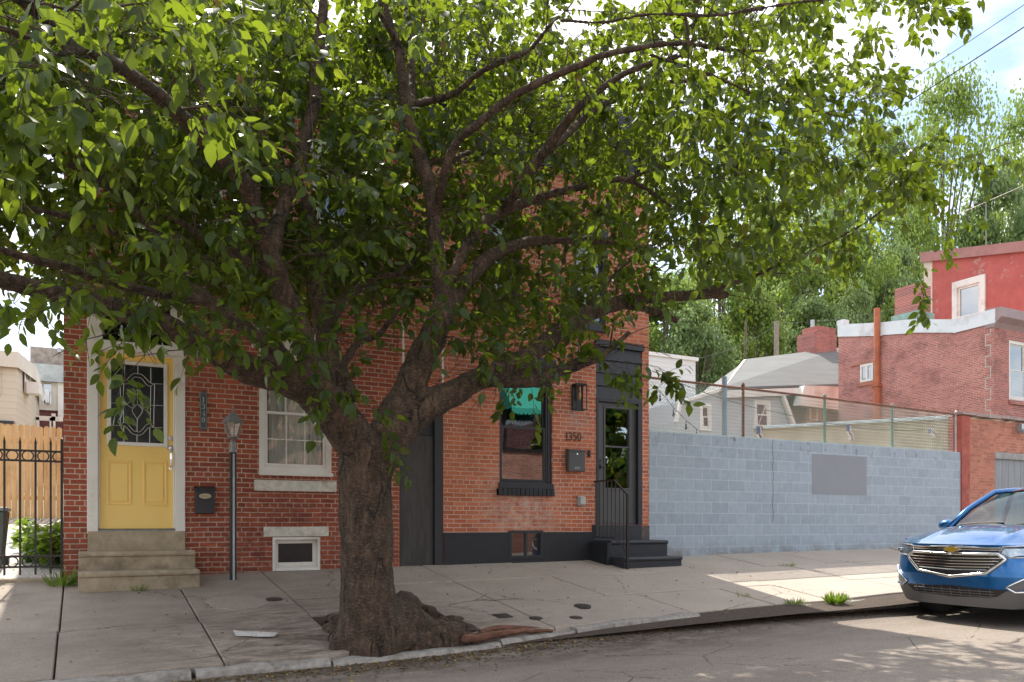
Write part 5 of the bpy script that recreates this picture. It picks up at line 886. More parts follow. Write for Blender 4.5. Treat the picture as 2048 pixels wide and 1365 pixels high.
#PART5
# ------------------------------------------------------------------ the street tree
tree = thing('cherry_tree', (2.33, -3.76, .2), 'big spreading street tree with thick forked trunk at the kerb', 'tree')
LIMBS = [
 [(742,1295,-3.74,135),(738,1262,-3.75,124),(737,1225,-3.76,114),(735,1150,-3.76,106),(733,1080,-3.76,106),(731,1000,-3.76,106),(732,945,-3.76,112),(738,900,-3.76,128)],
 [(735,930,-3.76,70),(700,870,-3.8,88),(660,815,-3.85,88),(610,772,-3.9,78),(560,752,-3.95,72),(500,738,-4.0,62),(450,716,-4.05,58),(400,690,-4.1,54),(330,652,-4.2,46),(230,618,-4.3,42),(130,592,-4.45,40),(40,570,-4.6,38),(-80,540,-4.8,34),(-250,520,-5.0,24)],
 [(650,800,-3.85,50),(622,735,-3.8,46),(605,670,-3.75,42),(575,600,-3.8,42),(552,540,-3.85,42),(535,500,-3.9,38),(492,369,-4.2,36),(471,345,-4.3,34),(415,288,-4.5,33),(370,240,-4.7,32),(330,204,-4.9,31),(281,162,-5.1,29),(225,125,-5.3,27),(176,100,-5.5,26),(134,78,-5.7,24),(98,46,-5.9,22),(63,21,-6.0,20),(10,-20,-6.1,18)],
 [(548,500,-3.88,34),(556,440,-3.7,30),(577,387,-3.6,28),(598,334,-3.5,28),(619,246,-3.4,28),(629,211,-3.4,28),(636,105,-3.4,24),(645,30,-3.4,20),(650,-40,-3.4,18)],
 [(690,800,-3.75,56),(672,745,-3.6,50),(655,690,-3.5,44),(640,620,-3.3,34),(632,540,-3.1,30),(630,470,-3.0,24),(610,400,-2.9,18),(590,330,-2.8,12)],
 [(655,690,-3.45,24),(675,625,-3.2,20),(716,577,-3.0,17),(758,556,-2.9,15),(800,545,-2.8,12),(830,520,-2.7,8)],
 [(680,745,-3.6,20),(712,690,-3.4,16),(755,672,-3.3,14),(776,647,-3.2,12),(811,605,-3.1,9),(830,570,-3.0,6)],
 [(600,765,-3.9,40),(555,700,-4.0,34),(510,672,-4.0,32),(468,640,-3.9,30),(430,610,-3.8,28),(387,570,-3.6,26),(330,490,-3.3,24),(270,420,-3.1,20),(200,360,-2.9,17),(140,330,-2.8,14),(80,290,-2.7,10)],
 [(535,540,-3.85,24),(500,525,-3.7,24),(457,497,-3.5,22),(400,470,-3.3,18),(340,430,-3.1,14),(280,400,-3.0,10)],
 [(430,605,-3.8,22),(330,590,-3.9,20),(200,560,-4.1,20),(134,535,-4.2,20),(70,521,-4.3,20),(-10,496,-4.4,18),(-100,470,-4.5,14)],
 [(330,500,-3.3,16),(230,465,-3.5,15),(130,433,-3.7,15),(70,419,-3.8,15),(-10,406,-3.9,13),(-80,400,-4,9)],
 [(176,102,-5.5,16),(141,105,-5.7,14),(70,116,-5.9,13),(-10,135,-6.1,11)],
 [(134,81,-5.7,16),(70,76,-5.9,16),(0,58,-6.1,16),(-60,50,-6.2,12)],
 [(140,20,-6.0,14),(80,8,-6.0,16),(20,-4,-6.1,16),(-50,-20,-6.2,14)],
 [(415,288,-4.5,16),(410,210,-4.3,18),(395,150,-4.2,16),(370,110,-4.1,15),(355,50,-4.0,12),(330,0,-4.0,10)],
 [(225,130,-5.3,14),(215,75,-5.1,16),(200,30,-5.0,14),(190,-30,-4.9,10)],
 [(735,930,-3.76,70),(765,885,-3.75,84),(790,840,-3.7,80),(815,790,-3.7,68),(838,730,-3.7,62),(862,680,-3.7,56),(882,630,-3.7,50),(885,590,-3.68,38),(878,540,-3.65,32),(872,480,-3.6,30),(862,387,-3.6,30),(845,330,-3.6,28),(825,265,-3.6,26),(811,193,-3.6,24),(797,105,-3.6,20),(780,50,-3.6,17),(765,-5,-3.6,15),(745,-60,-3.6,12)],
 [(811,110,-3.6,13),(770,45,-3.7,12),(737,0,-3.8,11),(700,-50,-3.9,8)],
 [(825,215,-3.6,16),(824,140,-3.3,15),(823,70,-3.1,13),(811,28,-3.0,11),(803,-20,-2.9,9)],
 [(880,650,-3.7,44),(905,600,-3.6,40),(935,558,-3.5,34),(980,514,-3.4,28),(1022,494,-3.3,24),(1075,482,-3.2,20),(1145,482,-3.2,14),(1233,486,-3.2,8)],
 [(885,590,-3.7,20),(930,500,-3.6,22),(965,450,-3.5,24),(1004,425,-3.4,22),(1057,404,-3.4,19),(1110,387,-3.5,17),(1198,366,-3.6,14),(1250,359,-3.7,12),(1300,383,-3.8,9),(1350,420,-3.9,6)],
 [(1004,425,-3.4,20),(1030,390,-3.7,21),(1050,355,-3.8,22),(1092,299,-4.0,22),(1127,253,-4.2,20),(1162,211,-4.4,18),(1215,169,-4.5,15),(1290,130,-4.7,11),(1380,110,-4.8,8)],
 [(1100,300,-4.0,16),(1135,268,-3.6,17),(1180,225,-3.3,16),(1233,197,-3.1,13),(1300,170,-2.9,10),(1400,160,-2.8,7)],
 [(870,430,-3.6,20),(890,345,-4.0,20),(916,281,-4.2,19),(952,253,-4.4,18),(1004,207,-4.6,18),(1057,176,-4.8,17),(1127,144,-5.0,16),(1162,130,-5.1,16),(1200,112,-5.2,14),(1345,87,-5.3,12),(1448,99,-5.4,10),(1531,103,-5.5,7)],
 [(835,340,-3.6,16),(870,322,-3.3,15),(899,323,-3.1,14),(944,306,-2.9,11),(1010,320,-2.7,8)],
 [(825,210,-3.6,16),(870,200,-4.0,16),(916,183,-4.2,14),(969,140,-4.5,13),(1057,102,-4.9,11),(1092,60,-5.1,9),(1145,7,-5.4,7)],
 [(1120,40,-5.3,8),(1200,45,-5.6,9),(1303,29,-5.8,9),(1440,30,-6.0,9),(1573,8,-6.1,8),(1700,-5,-6.2,5)],
 [(780,880,-3.76,70),(820,838,-3.78,68),(870,803,-3.8,60),(920,780,-3.8,50),(975,748,-3.8,44),(1020,735,-3.78,40),(1065,705,-3.75,38),(1110,672,-3.7,37),(1150,640,-3.7,36),(1200,618,-3.7,33),(1250,603,-3.75,28),(1330,594,-3.9,21),(1400,590,-4.0,19),(1455,590,-4.05,17)],
 [(1380,590,-3.95,15),(1440,574,-4.1,13),(1500,556,-4.2,11),(1560,530,-4.4,9),(1650,490,-4.7,7),(1740,440,-5.0,6),(1800,390,-5.2,5),(1900,330,-5.5,4),(1990,300,-5.7,3)],
 [(1240,608,-3.75,20),(1290,618,-3.9,16),(1330,632,-4.0,15),(1356,642,-4.05,14)],
 [(960,760,-3.8,24),(1010,765,-3.9,26),(1070,762,-4.0,24),(1120,745,-4.05,20),(1180,722,-4.1,18),(1220,700,-4.1,14),(1260,665,-4.1,10)],
 [(1010,745,-3.75,18),(1060,742,-3.4,16),(1130,735,-3.2,12),(1200,690,-3.0,8)],
 [(1150,640,-3.7,12),(1220,560,-3.4,9),(1290,500,-3.2,7),(1380,460,-3.1,5)],
 [(1300,110,-5.2,9),(1420,150,-5.0,8),(1540,200,-5.0,6),(1660,230,-5.1,5),(1750,250,-5.2,4)],
 [(1250,359,-3.7,9),(1350,330,-4.0,8),(1450,330,-4.3,7),(1560,340,-4.6,6),(1680,330,-4.9,4)],
]
tb = MB(); nodes = []; nrad = []
def smooth_path(P, R, step):
    P = np.array(P); R = np.array(R); out = []; ro = []
    for i in range(len(P)-1):
        p0 = P[max(i-1, 0)]; p1 = P[i]; p2 = P[i+1]; p3 = P[min(i+2, len(P)-1)]; m_ = max(1, int(np.linalg.norm(p2-p1)/step))
        for k in range(m_):
            u = k/m_; out.append(.5*((2*p1)+(-p0+p2)*u+(2*p0-5*p1+4*p2-p3)*u*u+(-p0+3*p1-3*p2+p3)*u**3)); ro.append(R[i]*(1-u)+R[i+1]*u)
    out.append(P[-1]); ro.append(R[-1]); return np.array(out), np.array(ro)
for li, lm in enumerate(LIMBS):
    P = [W(a, b_, y) for a, b_, y, _ in lm]; R = [.5*wd/F*float((np.array(p)-CC)@AX) for p, (_, _, _, wd) in zip(P, lm)]
    P, R = smooth_path(P, R, .09)
    if li == 0: P[0][2] = min(P[0][2], .0)
    jit = RS.normal(size=P.shape)*(R[:, None]*(.02 if li == 0 else .04)); P2_ = P+jit
    tb.tube([tuple(p) for p in P2_], R*(1+.02*np.sin(np.arange(len(R))*.8+li)), 14 if R.max() > .1 else 8)
    if li > 0:
        for p, r in list(zip(P, R))[len(P)//5:]: nodes.append(p); nrad.append(r)
# root flare
roots = [((742,1262,.20),(700,1262),(655,1258),.09), ((742,1270,.2),(700,1292),(672,1296),.11), ((740,1275,.2),(735,1302),(730,1312),.12), ((760,1262,.2),(800,1290),(850,1300),.13), ((770,1250,.2),(840,1262),(930,1284),.12), ((770,1235,.2),(830,1228),(905,1262),.10), ((790,1262,.2),(850,1275),(900,1288),.12), ((720,1240,.16),(680,1250),(652,1240),.06)]
for (a0, m0, e0, r0) in roots:
    c = W(a0[0], a0[1], -3.76); m1 = G(*m0); e1 = G(*e0); m1[2] += r0*.6; e1[2] += .01
    c2 = (c*.4+m1*.6); c2[2] += r0*.6; P, R = smooth_path([c, c2, m1, e1, e1+(e1-m1)*.25-[0, 0, .12]], [.17, r0*1.25, r0, r0*.65, r0*.35], .07)
    P = P+RS.normal(size=P.shape)*.012; P[:, 1] = np.maximum(P[:, 1], [ky(x)+.13+r*.8 for x, r in zip(P[:, 0], R)]); tb.tube([tuple(p) for p in P], R, 10)
bk = G(820, 1222); tb.ball((bk[0], bk[1], bk[2]+.01), .15, .13, .12, 10, 7); bk = G(900, 1262); tb.ball((bk[0], bk[1], bk[2]), .30, .16, .10, 10, 6)

for (px, py, rx_, ry_, rz_) in ((850, 1244, .22, .18, .09), (880, 1262, .30, .22, .11), (920, 1276, .22, .13, .09), (840, 1285, .30, .15, .13), (720, 1290, .24, .17, .12), (760, 1298, .26, .12, .11), (675, 1262, .14, .12, .09), (800, 1240, .20, .2, .2), (900, 1240, .18, .12, .07), (935, 1262, .16, .10, .06), (955, 1272, .16, .08, .06), (925, 1284, .2, .08, .08), (890, 1290, .2, .1, .1)):
    bk = G(px, py); bk[1] = max(bk[1], ky(bk[0])+.12+ry_); tb.ball((bk[0], bk[1], bk[2]-.01), rx_, ry_, rz_*.8, 12, 7)
bk = G(690, 1280); tb.ball((bk[0], bk[1], bk[2]), .18, .14, .13, 10, 6); bk = G(790, 1285); tb.ball((bk[0], ky(bk[0])+.33, bk[2]), .38, .20, .16, 12, 7)
for (px, py, r) in ((402, 712, .055), (440, 716, .05)):
    p = W(px, py, -4.3); tb.tube([W(px, py-8, -4.1), p], [r*1.1, r*.8], 10)
trunk = tb.build('trunk', M['bark'], tree, smooth=True)
rm = trunk.modifiers.new('remesh', 'REMESH'); rm.mode = 'VOXEL'; rm.voxel_size = .02; rm.use_smooth_shade = True
smd = trunk.modifiers.new('smooth', 'SMOOTH'); smd.iterations = 2; smd.factor = .6
tx = bpy.data.textures.new('bark_lumps', 'CLOUDS'); tx.noise_scale = .09; tx.noise_depth = 3
dp = trunk.modifiers.new('displace', 'DISPLACE'); dp.texture = tx; dp.strength = .028; dp.mid_level = .5; dp.texture_coords = 'GLOBAL'
cut = MB()
for (px, py, yy) in ((402, 716, -4.36), (440, 720, -4.35)):
    p = W(px, py, yy); cut.tube([(p[0], p[1]+.06, p[2]+.01), (p[0], p[1], p[2])], [.026, .030], 14)
cut.build('pruned_knot', plain('cut_wood', (.13, .085, .055), .8, var=.4, scale=20), tree)
ro = MB(); P, R = smooth_path([G(925, 1284)+[0, 0, .03], G(985, 1278)+[0, 0, .035], G(1040, 1268)+[0, 0, .03], G(1105, 1262)+[0, 0, .0]], [.045, .038, .03, .015], .05); P = P+RS.normal(size=P.shape)*.006
ro.tube([tuple(p) for p in P], R, 9); P, R = smooth_path([G(960, 1270)+[0, 0, .02], G(1000, 1262)+[0, 0, .03], G(1080, 1257)+[0, 0, .0]], [.03, .03, .012], .05); ro.tube([tuple(p) for p in P], R, 8)
ro.build('exposed_root', M['rootwood'], tree, smooth=True)
# crown: end points spread through the crown's volume, each joined to the nearest wood
LOWX = [-300, -120, 0, 60, 100, 170, 260, 330, 400, 430, 500, 560, 600, 650, 700, 760, 800, 850, 880, 930, 960, 1000, 1060, 1130, 1190, 1230, 1260, 1310, 1350, 1380, 1450, 1500, 1600, 1700, 1800, 1860, 1900, 1930, 2010, 2060]
LOWY = [520, 560, 540, 570, 590, 630, 620, 625, 630, 660, 690, 680, 665, 650, 640, 620, 640, 600, 600, 665, 720, 740, 755, 720, 710, 670, 640, 600, 575, 570, 580, 575, 550, 520, 490, 470, 440, 400, 340, 300]
RPY = [-500, -20, 30, 80, 150, 200, 260, 285, 330, 360, 450, 500, 560]; RPX = [1650, 1860, 1850, 1790, 1810, 1760, 1740, 1900, 1910, 1860, 1880, 1850, 1820]
tips = []
def tip(px, py, y): tips.append(W(px, py, y))
LPX = []; LPY = []; LYY = []; LWX = []
for lm in LIMBS:
    for a_, b_ in zip(lm, lm[1:]):
        if max(a_[3], b_[3]) < 15: continue
        for u in np.linspace(0, 1, 5): q = [a_[i]*(1-u)+b_[i]*u for i in range(4)]; LPX.append(q[0]); LPY.append(q[1]+12); LYY.append(q[2]); LWX.append(q[3]/2)
LPX = np.array(LPX); LPY = np.array(LPY); LYY = np.array(LYY); LWX = np.array(LWX)
tries = 0; NT = 2350
while len(tips) < NT and tries < 60000:
    tries += 1; px = RS.uniform(-260, 2040); py = RS.uniform(-420, 770)
    if py < -40 and RS.uniform() > .22: continue
    lo = np.interp(px, LOWX, LOWY)-35
    if py > lo or px > np.interp(py, RPY, RPX): continue
    if py > lo-110 and RS.uniform() < .28: continue
    if px < 460 and RS.uniform() < .10: pass
    if RS.uniform() < np.interp(px, [1250, 1400, 1600, 1750], [0, .15, .42, .5]): continue
    y = -.8-4.9*RS.beta(1.15, 2.5)
    if px > 1350: y = -2.2-3.9*RS.beta(1.2, 1.3)
    if px > 1780: y = RS.uniform(-6.0, -4.4)
    if px < 450 and py < 330 and RS.uniform() < .07: y = RS.uniform(-6.9, -6)
    nl_ = np.where((np.abs(LPX-px) < 24+LWX) & (np.abs(LPY-py) < 24+LWX) & (LYY > y-.05))[0]
    if len(nl_) and RS.uniform() < (.5 if (px < 540 and py > 430) else .85): continue
    p = W(px, py, y)
    if p[2] > 8.0 or p[2] < 2.4 or np.hypot(p[0]-2.4, p[1]+3.8) > 9.5: continue
    tips.append(p)
# hanging sprays that stand out against the house fronts in the photograph
for (px, py, y) in ((238, 785, -4.9), (250, 690, -4.8), (790, 885, -4.1), (1320, 770, -4.6), (1335, 745, -4.6), (1250, 745, -4.4), (1225, 740, -4.4), (1265, 725, -4.4), (1850, 575, -5.6), (1835, 590, -5.6),
                    (70, 640, -5.2), (20, 595, -5.4), (590, 680, -4.4), (1080, 765, -4.2), (1020, 770, -4.2), (1990, 300, -5.7), (1950, 310, -5.6), (1890, 330, -5.5), (1900, 20, -6.4), (1870, 10, -6.4), (1880, 430, -5.4), (1900, 470, -5.3), (1790, 400, -5.2), (1840, 380, -5.3), (655, 790, -4.2), (700, 760, -4.2), (400, 640, -4.7), (350, 610, -4.7), (300, 620, -4.8), (250, 590, -4.8), (190, 580, -4.8), (140, 590, -4.9), (460, 650, -4.5), (500, 690, -4.5), (545, 650, -4.4), (600, 640, -4.3), (625, 700, -4.3), (680, 670, -4.1), (720, 690, -4.0), (760, 650, -3.9), (800, 620, -4.0), (850, 640, -4.1), (920, 680, -4.0), (960, 720, -4.1), (990, 700, -4.1), (1040, 700, -4.1), (1090, 650, -4.0), (900, 600, -4.1), (870, 520, -4.1), (520, 600, -4.3), (450, 590, -4.4), (380, 560, -4.5), (1000, 610, -3.9), (1050, 590, -3.8), (940, 630, -3.9), (700, 600, -3.8), (740, 580, -3.7), (800, 570, -3.6), (1120, 600, -3.9), (1180, 560, -3.9), (1150, 700, -4.2)): tip(px, py, y)
tips = np.array(tips); ND = np.array(nodes); NR = np.array(nrad)
d0 = np.array([np.min(((ND-p)**2).sum(1)) for p in tips]); order = np.argsort(d0)
capn = len(ND)+len(tips)*14; NA = np.zeros((capn, 3)); NA[:len(ND)] = ND; RA = np.zeros(capn); RA[:len(ND)] = NR; cnt = len(ND)
tw = MB(); LP = []; LD = []; LN = []; LS = []
TV = []; TF = []; tvn = 0
def thin(P, R, n=4):      # quick little tube
    global tvn
    P = np.asarray(P); m_ = len(P); t_ = np.gradient(P, axis=0); t_ /= np.linalg.norm(t_, axis=1, keepdims=True)+1e-9
    u = np.cross(t_, [.3, .1, 1.0]); u /= np.linalg.norm(u, axis=1, keepdims=True)+1e-9; v = np.cross(t_, u); an = 2*math.pi*np.arange(n)/n
    V = P[:, None]+np.asarray(R)[:, None, None]*(u[:, None]*np.cos(an)[None, :, None]+v[:, None]*np.sin(an)[None, :, None])
    i, k = np.meshgrid(np.arange(m_-1), np.arange(n), indexing='ij'); q = np.stack([i*n+k, i*n+(k+1) % n, (i+1)*n+(k+1) % n, (i+1)*n+k], -1).reshape(-1, 4)
    TV.append(V.reshape(-1, 3)); TF.append(q+tvn); tvn += m_*n
TC = np.array([2.4, -3.8, 3.0])
for ii in order:
    p = tips[ii]; dd = np.linalg.norm(NA[:cnt]-p, axis=1)+.25*np.maximum(0, NA[:cnt, 2]-p[2]); j = int(np.argmin(dd)); a_ = NA[j]; Lg = np.linalg.norm(p-a_)
    r0 = min(RA[j]*.7, .006+.011*Lg); m_ = max(3, int(Lg/.14)); u = np.linspace(0, 1, m_+1)[:, None]
    out = (p-TC)*[1, 1, .3]; out /= np.linalg.norm(out)+1e-9; mid = (a_+p)/2+np.array([0, 0, .16*Lg])+out*.08*Lg+RS.normal(size=3)*.08*Lg
    path = (1-u)**2*a_+2*u*(1-u)*mid+u*u*p+RS.normal(size=(m_+1, 3))*.010*np.minimum(1, u*4); Rr = r0+(.0028-r0)*u[:, 0]
    thin(path, Rr, 5); k = m_; NA[cnt:cnt+k] = path[1:]; RA[cnt:cnt+k] = Rr[1:]; cnt += k
    dr = path[-1]-path[-2]; dr /= np.linalg.norm(dr); ns = RS.randint(3, 6)
    for s in range(ns):
        st_ = path[-1-(s % min(3, m_))]; td = dr*.7+RS.normal(size=3)*.55+out*.35+[0, 0, -.15]; td /= np.linalg.norm(td); ln = RS.uniform(.14, .40)
        q = np.linspace(0, 1, 5)[:, None]; tp = st_+td*ln*q+np.array([0, 0, -.25*ln])*q**2+RS.normal(size=(5, 3))*.004; thin(tp, .0026-.0012*q[:, 0], 3)
        nl = RS.randint(5, 9)
        for l_ in range(nl):
            uu = .2+.8*l_/(nl-1); b0 = tp[0]+(tp[-1]-tp[0])*uu; td2 = tp[-1]-tp[-2]; td2 /= np.linalg.norm(td2)
            sd_ = RS.normal(size=3); sd_ -= td2*(sd_@td2); sd_ /= np.linalg.norm(sd_); ld_ = td2*RS.uniform(.3, 1)+sd_*RS.uniform(.5, 1.1)+np.array([0, 0, -RS.uniform(-.1, 1.0)])
            ld_ /= np.linalg.norm(ld_); b1 = b0+ld_*.018
            LP.append(b1); LD.append(ld_); nn = np.array([0, 0, 1.0])*RS.uniform(.3, 1)+RS.normal(size=3)*.45+out*.3; LN.append(nn); LS.append(RS.uniform(.065, .13)*(1 if l_ < nl-1 else 1.1))
for _ in range(420):      # bare dead twigs between the limbs
    j = RS.randint(len(ND)); a_ = ND[j]; d_ = RS.normal(size=3); d_[2] = abs(d_[2])*.5-.1; d_ /= np.linalg.norm(d_); Lg = RS.uniform(.3, 1.0); q = np.linspace(0, 1, 8)[:, None]
    pth = a_+d_*Lg*q+np.array([0, 0, -.2*Lg])*q**2+np.cumsum(RS.normal(size=(8, 3))*.016, axis=0)*q; thin(pth, .006-.004*q[:, 0], 4)
    for k in (3, 5, 6): e2 = pth[k]+(d_*.5+RS.normal(size=3)*.6)*Lg*.3; thin(np.linspace(pth[k], e2, 4), [.0035, .003, .0025, .0015], 3)
fast_mesh('branches', np.concatenate(TV), [np.concatenate(TF)], M['twig'], tree, smooth=True)
V, a3, a4 = leaves(np.array(LP), np.array(LD), np.array(LN), np.array(LS)); fast_mesh('crown', V, [a3, a4], M['leaf'], tree)
print('leaves', len(LP))
#PART6
# ------------------------------------------------------------------ trees beyond the houses
def crown_mesh(seed, n, blobs, size, rx=1.0, gap=.5):
    r_ = np.random.RandomState(seed); C_ = []; 
    for k in range(blobs):
        a_ = r_.uniform(0, 6.28); z = r_.uniform(-.9, 1); rr = math.sqrt(max(0, 1-z*z))*r_.uniform(.35, .95); C_.append((rr*math.cos(a_)*rx, rr*math.sin(a_)*rx, z*.95, r_.uniform(.16, .34)))
    P = []; Nn = []
    for k in range(n):
        c = C_[r_.randint(blobs)]; v = r_.normal(size=3); v /= np.linalg.norm(v); v[2] = v[2]*.8+.12; q = c[3]*(r_.uniform(.35, 1.05)); P.append([c[0]+v[0]*q, c[1]+v[1]*q, c[2]+v[2]*q]); Nn.append(v)
    P = np.array(P); Nn = np.array(Nn); Dr = np.cross(Nn, r_.normal(size=(n, 3)))+[0, 0, -.3]
    V, a3, a4 = leaves(P, Dr, Nn+r_.normal(size=(n, 3))*.5, r_.uniform(.6, 1.2, n)*size, 1.5); return V, a3, a4, C_
PROTO = []
def far_proto(i, mat_, label, n=9000, blobs=46, size=.075, rx=.8, th=1.0):
    t = thing('far_tree', (0, 0, 0), label, 'tree', 'trees beyond the houses'); V, a3, a4, C_ = crown_mesh(50+i, n, blobs, size, rx)
    V = V+[0, 0, 1.75]; m_ = MB(); top = np.array([0, 0, 1.9]); m_.tube([(0, 0, -.1), (.02, .01, .6), (-.02, .02, 1.2), (0, 0, 1.9), (.03, 0, 2.4)], [.07*th, .055*th, .045*th, .028*th, .01], 9)
    for k, c in enumerate(C_[:22]):
        b0 = np.array([0, 0, .75+.5*(k % 5)/4+.2]); e_ = np.array([c[0], c[1], c[2]+1.75]); m_.tube([b0, (b0+e_)/2+[0, 0, .05], e_], [.028*th, .016*th, .005], 5)
    m_.build('trunk', M['farbark'], t); fast_mesh('crown', V, [a3, a4], M[mat_], t); return t
PROTO = [far_proto(0, 'farleaf', 'x', 17000, 50, .046), far_proto(1, 'farleaf2', 'x', 15000, 60, .048, .75), far_proto(2, 'farleaf', 'x', 11000, 60, .034, .85, .6)]
FT = [ # px, plane y, top py, half width in m, proto, label
 (1330, 30, 560, 4.5, 0, 'bright green tree just right of the orange brick house'), (1395, 27, 600, 3.0, 1, 'dark leafy tree directly above the white clapboard building'),
 (1440, 34, 500, 5.0, 0, 'yellow-green tree at left of the gambrel house roof'), (1500, 31, 590, 3.6, 0, 'low sunlit tree behind the left slope of the grey roof'),
 (1560, 36, 470, 5.5, 0, 'bright woodland tree behind the bare wooden pole'), (1620, 31, 590, 3.6, 1, 'low dark tree behind the gambrel house chimney'),
 (1660, 40, 400, 6.0, 1, 'dark green tree rising above the gambrel house chimney'), (1730, 33, 470, 4.5, 0, 'bright tree behind left end of the white parapet'),
 (1715, 28, 560, 2.6, 1, 'dense dark tree right behind the rust-coloured pipe'), (1790, 34, 480, 4.5, 1, 'dark tree behind the brick chimney on the parapet roof'),
 (1480, 48, 330, 8, 2, 'tall open tree above the yellow-green trees'), (1620, 50, 270, 9, 2, 'tall open tree seen through the cherry branches'), (1740, 46, 215, 8, 2, 'tall airy tree with pale forked trunk above the rust pipe'),
 (1885, 44, 130, 8, 2, 'tallest airy tree against the sky at upper right'), (1990, 40, 330, 6, 1, 'dark tree behind the television antenna'), (2050, 46, 180, 9, 2, 'tall tree at the right edge of the sky'),
 (1830, 38, 400, 5, 2, 'thin-crowned tree left of the red stucco house'), (1250, 34, 520, 6, 0, 'green tree hidden mostly by the orange brick house'),
 (55, 60, 728, 5, 1, 'small green tree far behind the dark brick rowhouses')]
used = set()
for (px, yy, tpy, hw, pi, lab) in FT:
    src = PROTO[pi]
    if pi in used: t = copy_tree(src)
    else: t = src; used.add(pi)
    p = W(px, tpy, yy); zb = terr(p[0], yy)-.3; h_ = p[2]-zb; t.location = (p[0], yy, zb); t.rotation_euler = (0, 0, RS.uniform(0, 6.28)); t.scale = (hw, hw, h_/2.85); t['label'] = lab
# ------------------------------------------------------------------ blue car
CX0, CYC, CZ = 9.22, -4.80, road_z(10.2, 0)
def hw_(z): return .925-.05*max(0, (.45-z)/.25)**1.5-.02*max(0, (z-.70)/.28)**2
def fx(v, z):
    w_ = hw_(z); s = min(.9995, abs(v)/w_); u = .40*(1-(1-s**3.2)**(1/2.2)); u += .03*s*s
    if z > .58: u += .20*(z-.58)**1.3
    if z < .42: u += .35*(.42-z)
    return .02+u
def cp(u, v, z): return (CX0+u, CYC+v, CZ+z+.07*min(1, max(0, (z-.96)/.14)))
car = thing('parked_car', (CX0+2.3, CYC, CZ), 'metallic blue crossover with chrome grille parked at the kerb facing left', 'car')
m, t, b = newmat('blue_car_paint'); M['carblue'] = m; b.inputs['Base Color'].default_value = (.004, .10, .36, 1); b.inputs['Metallic'].default_value = .75; b.inputs['Roughness'].default_value = .24; b.inputs['Coat Weight'].default_value = 1; b.inputs['Coat Roughness'].default_value = .03
fn = noise(t, 900, 2, .5); t.links.new(ramp(t, fn, [(.35, (.003, .085, .27)), (.65, (.006, .14, .39))]), b.inputs['Base Color'])
M['clad'] = plain('grey_bumper_cladding', (.13, .13, .135), .45, .2, var=.05, scale=3, bmp=0); M['blackpl'] = plain('black_plastic', (.012, .012, .014), .35, bmp=0, var=.1); M['rubber'] = plain('tyre_rubber', (.04, .04, .04), .8, bmp=.3)
bd = MB(); NV = 56; ts = np.linspace(-1, 1, NV+1); zsx = [.21, .24, .27, .30, .34, .38, .42, .47, .52, .58, .64, .70, .76, .82, .87, .91, .945]
def vv(t_, z): return hw_(z)*.9995*math.copysign(1-(1-abs(t_))**1.9, t_)
G_ = [[cp(fx(vv(t_, z), z), vv(t_, z), z+.10*max(0, abs(t_)-.5)*max(0, (.36-z)/.15)-(.0 if z < .8 else -.04*abs(t_)**3*(z-.8)/.145)) for t_ in ts] for z in zsx]
flat = [q for r in G_ for q in r]; nx = NV+1
for j in range(len(zsx)-1):
    bd.cur = 1 if zsx[j] < .40 else 0
    bd.add([flat[j*nx+i] for i in range(nx)]+[flat[(j+1)*nx+i] for i in range(nx)], [(i, i+1, nx+i+1, nx+i) for i in range(NV)])
bd.cur = 0
COWL = lambda v: 1.10+.10*(abs(v)/.85)**2
def topz(u): return float(np.interp(u, [.5, .9, 1.3, 2.0, 3.2, 4.2, 4.65], [.985, 1.0, 1.02, 1.06, 1.10, 1.13, 1.10]))
NS = 14; H_ = []
for s_ in np.linspace(0, 1, NS+1):
    row = []
    for t_ in ts:
        v0 = vv(t_, .945); u0 = fx(v0, .945); u1 = max(u0+.02, COWL(v0)); u = u0+(u1-u0)*s_; z0_ = .945+.04*abs(t_)**3
        zc_ = 1.115-.045*(abs(v0)/.9)**2-.03*(abs(v0)/.9)**6; z = z0_+(zc_-z0_)*(1-(1-s_)**1.9); z += .012*math.exp(-((abs(v0)-.50)/.05)**2)*math.sin(math.pi*min(1, s_*1.1))
        row.append(cp(u, v0*(1-.02*s_), z))
    H_.append(row)
for j in range(NS): bd.add(H_[j]+H_[j+1], [(i, i+1, nx+i+1, nx+i) for i in range(NV)])
def sidez(u, k, n, s):      # k-th point from sill or arch up to the shoulder
    zl_ = .27
    for uc in (.95, 3.68):
        if abs(u-uc) < .42: zl_ = max(zl_, .36+math.sqrt(.42**2-(u-uc)**2))
    return zl_+(topz(u)-zl_)*k/n
us = np.concatenate([np.linspace(.44, 1.5, 43), np.linspace(1.55, 3.2, 16), np.linspace(3.22, 4.15, 37), np.linspace(4.2, 4.62, 6)]); NK = 9
for s in (1, -1):
    g = [[cp(u, s*(hw_(sidez(u, k, NK, s))-.0-.10*max(0, (u-4.2)/.42)**2), sidez(u, k, NK, s)) for k in range(NK+1)] for u in us]
    for i in range(len(us)-1):
        for k in range(NK):
            bd.cur = 1 if sidez(us[i], k+1, NK, s) < .40 or (k == 0) else 0
            bd.add([g[i][k], g[i+1][k], g[i+1][k+1], g[i][k+1]], [(0, 1, 2, 3)])
    bd.cur = 0      # shoulder between hood and side top
    st_ = [cp(u, s*hw_(topz(u)), topz(u)) for u in us if u <= 1.25]; ho = [H_[int(round(min(1, max(0, (u-.44)/.72))*NS))][NV if s > 0 else 0] for u in us if u <= 1.25]
    bd.add(st_+ho, [(i, i+1, len(st_)+i+1, len(st_)+i) for i in range(len(st_)-1)])
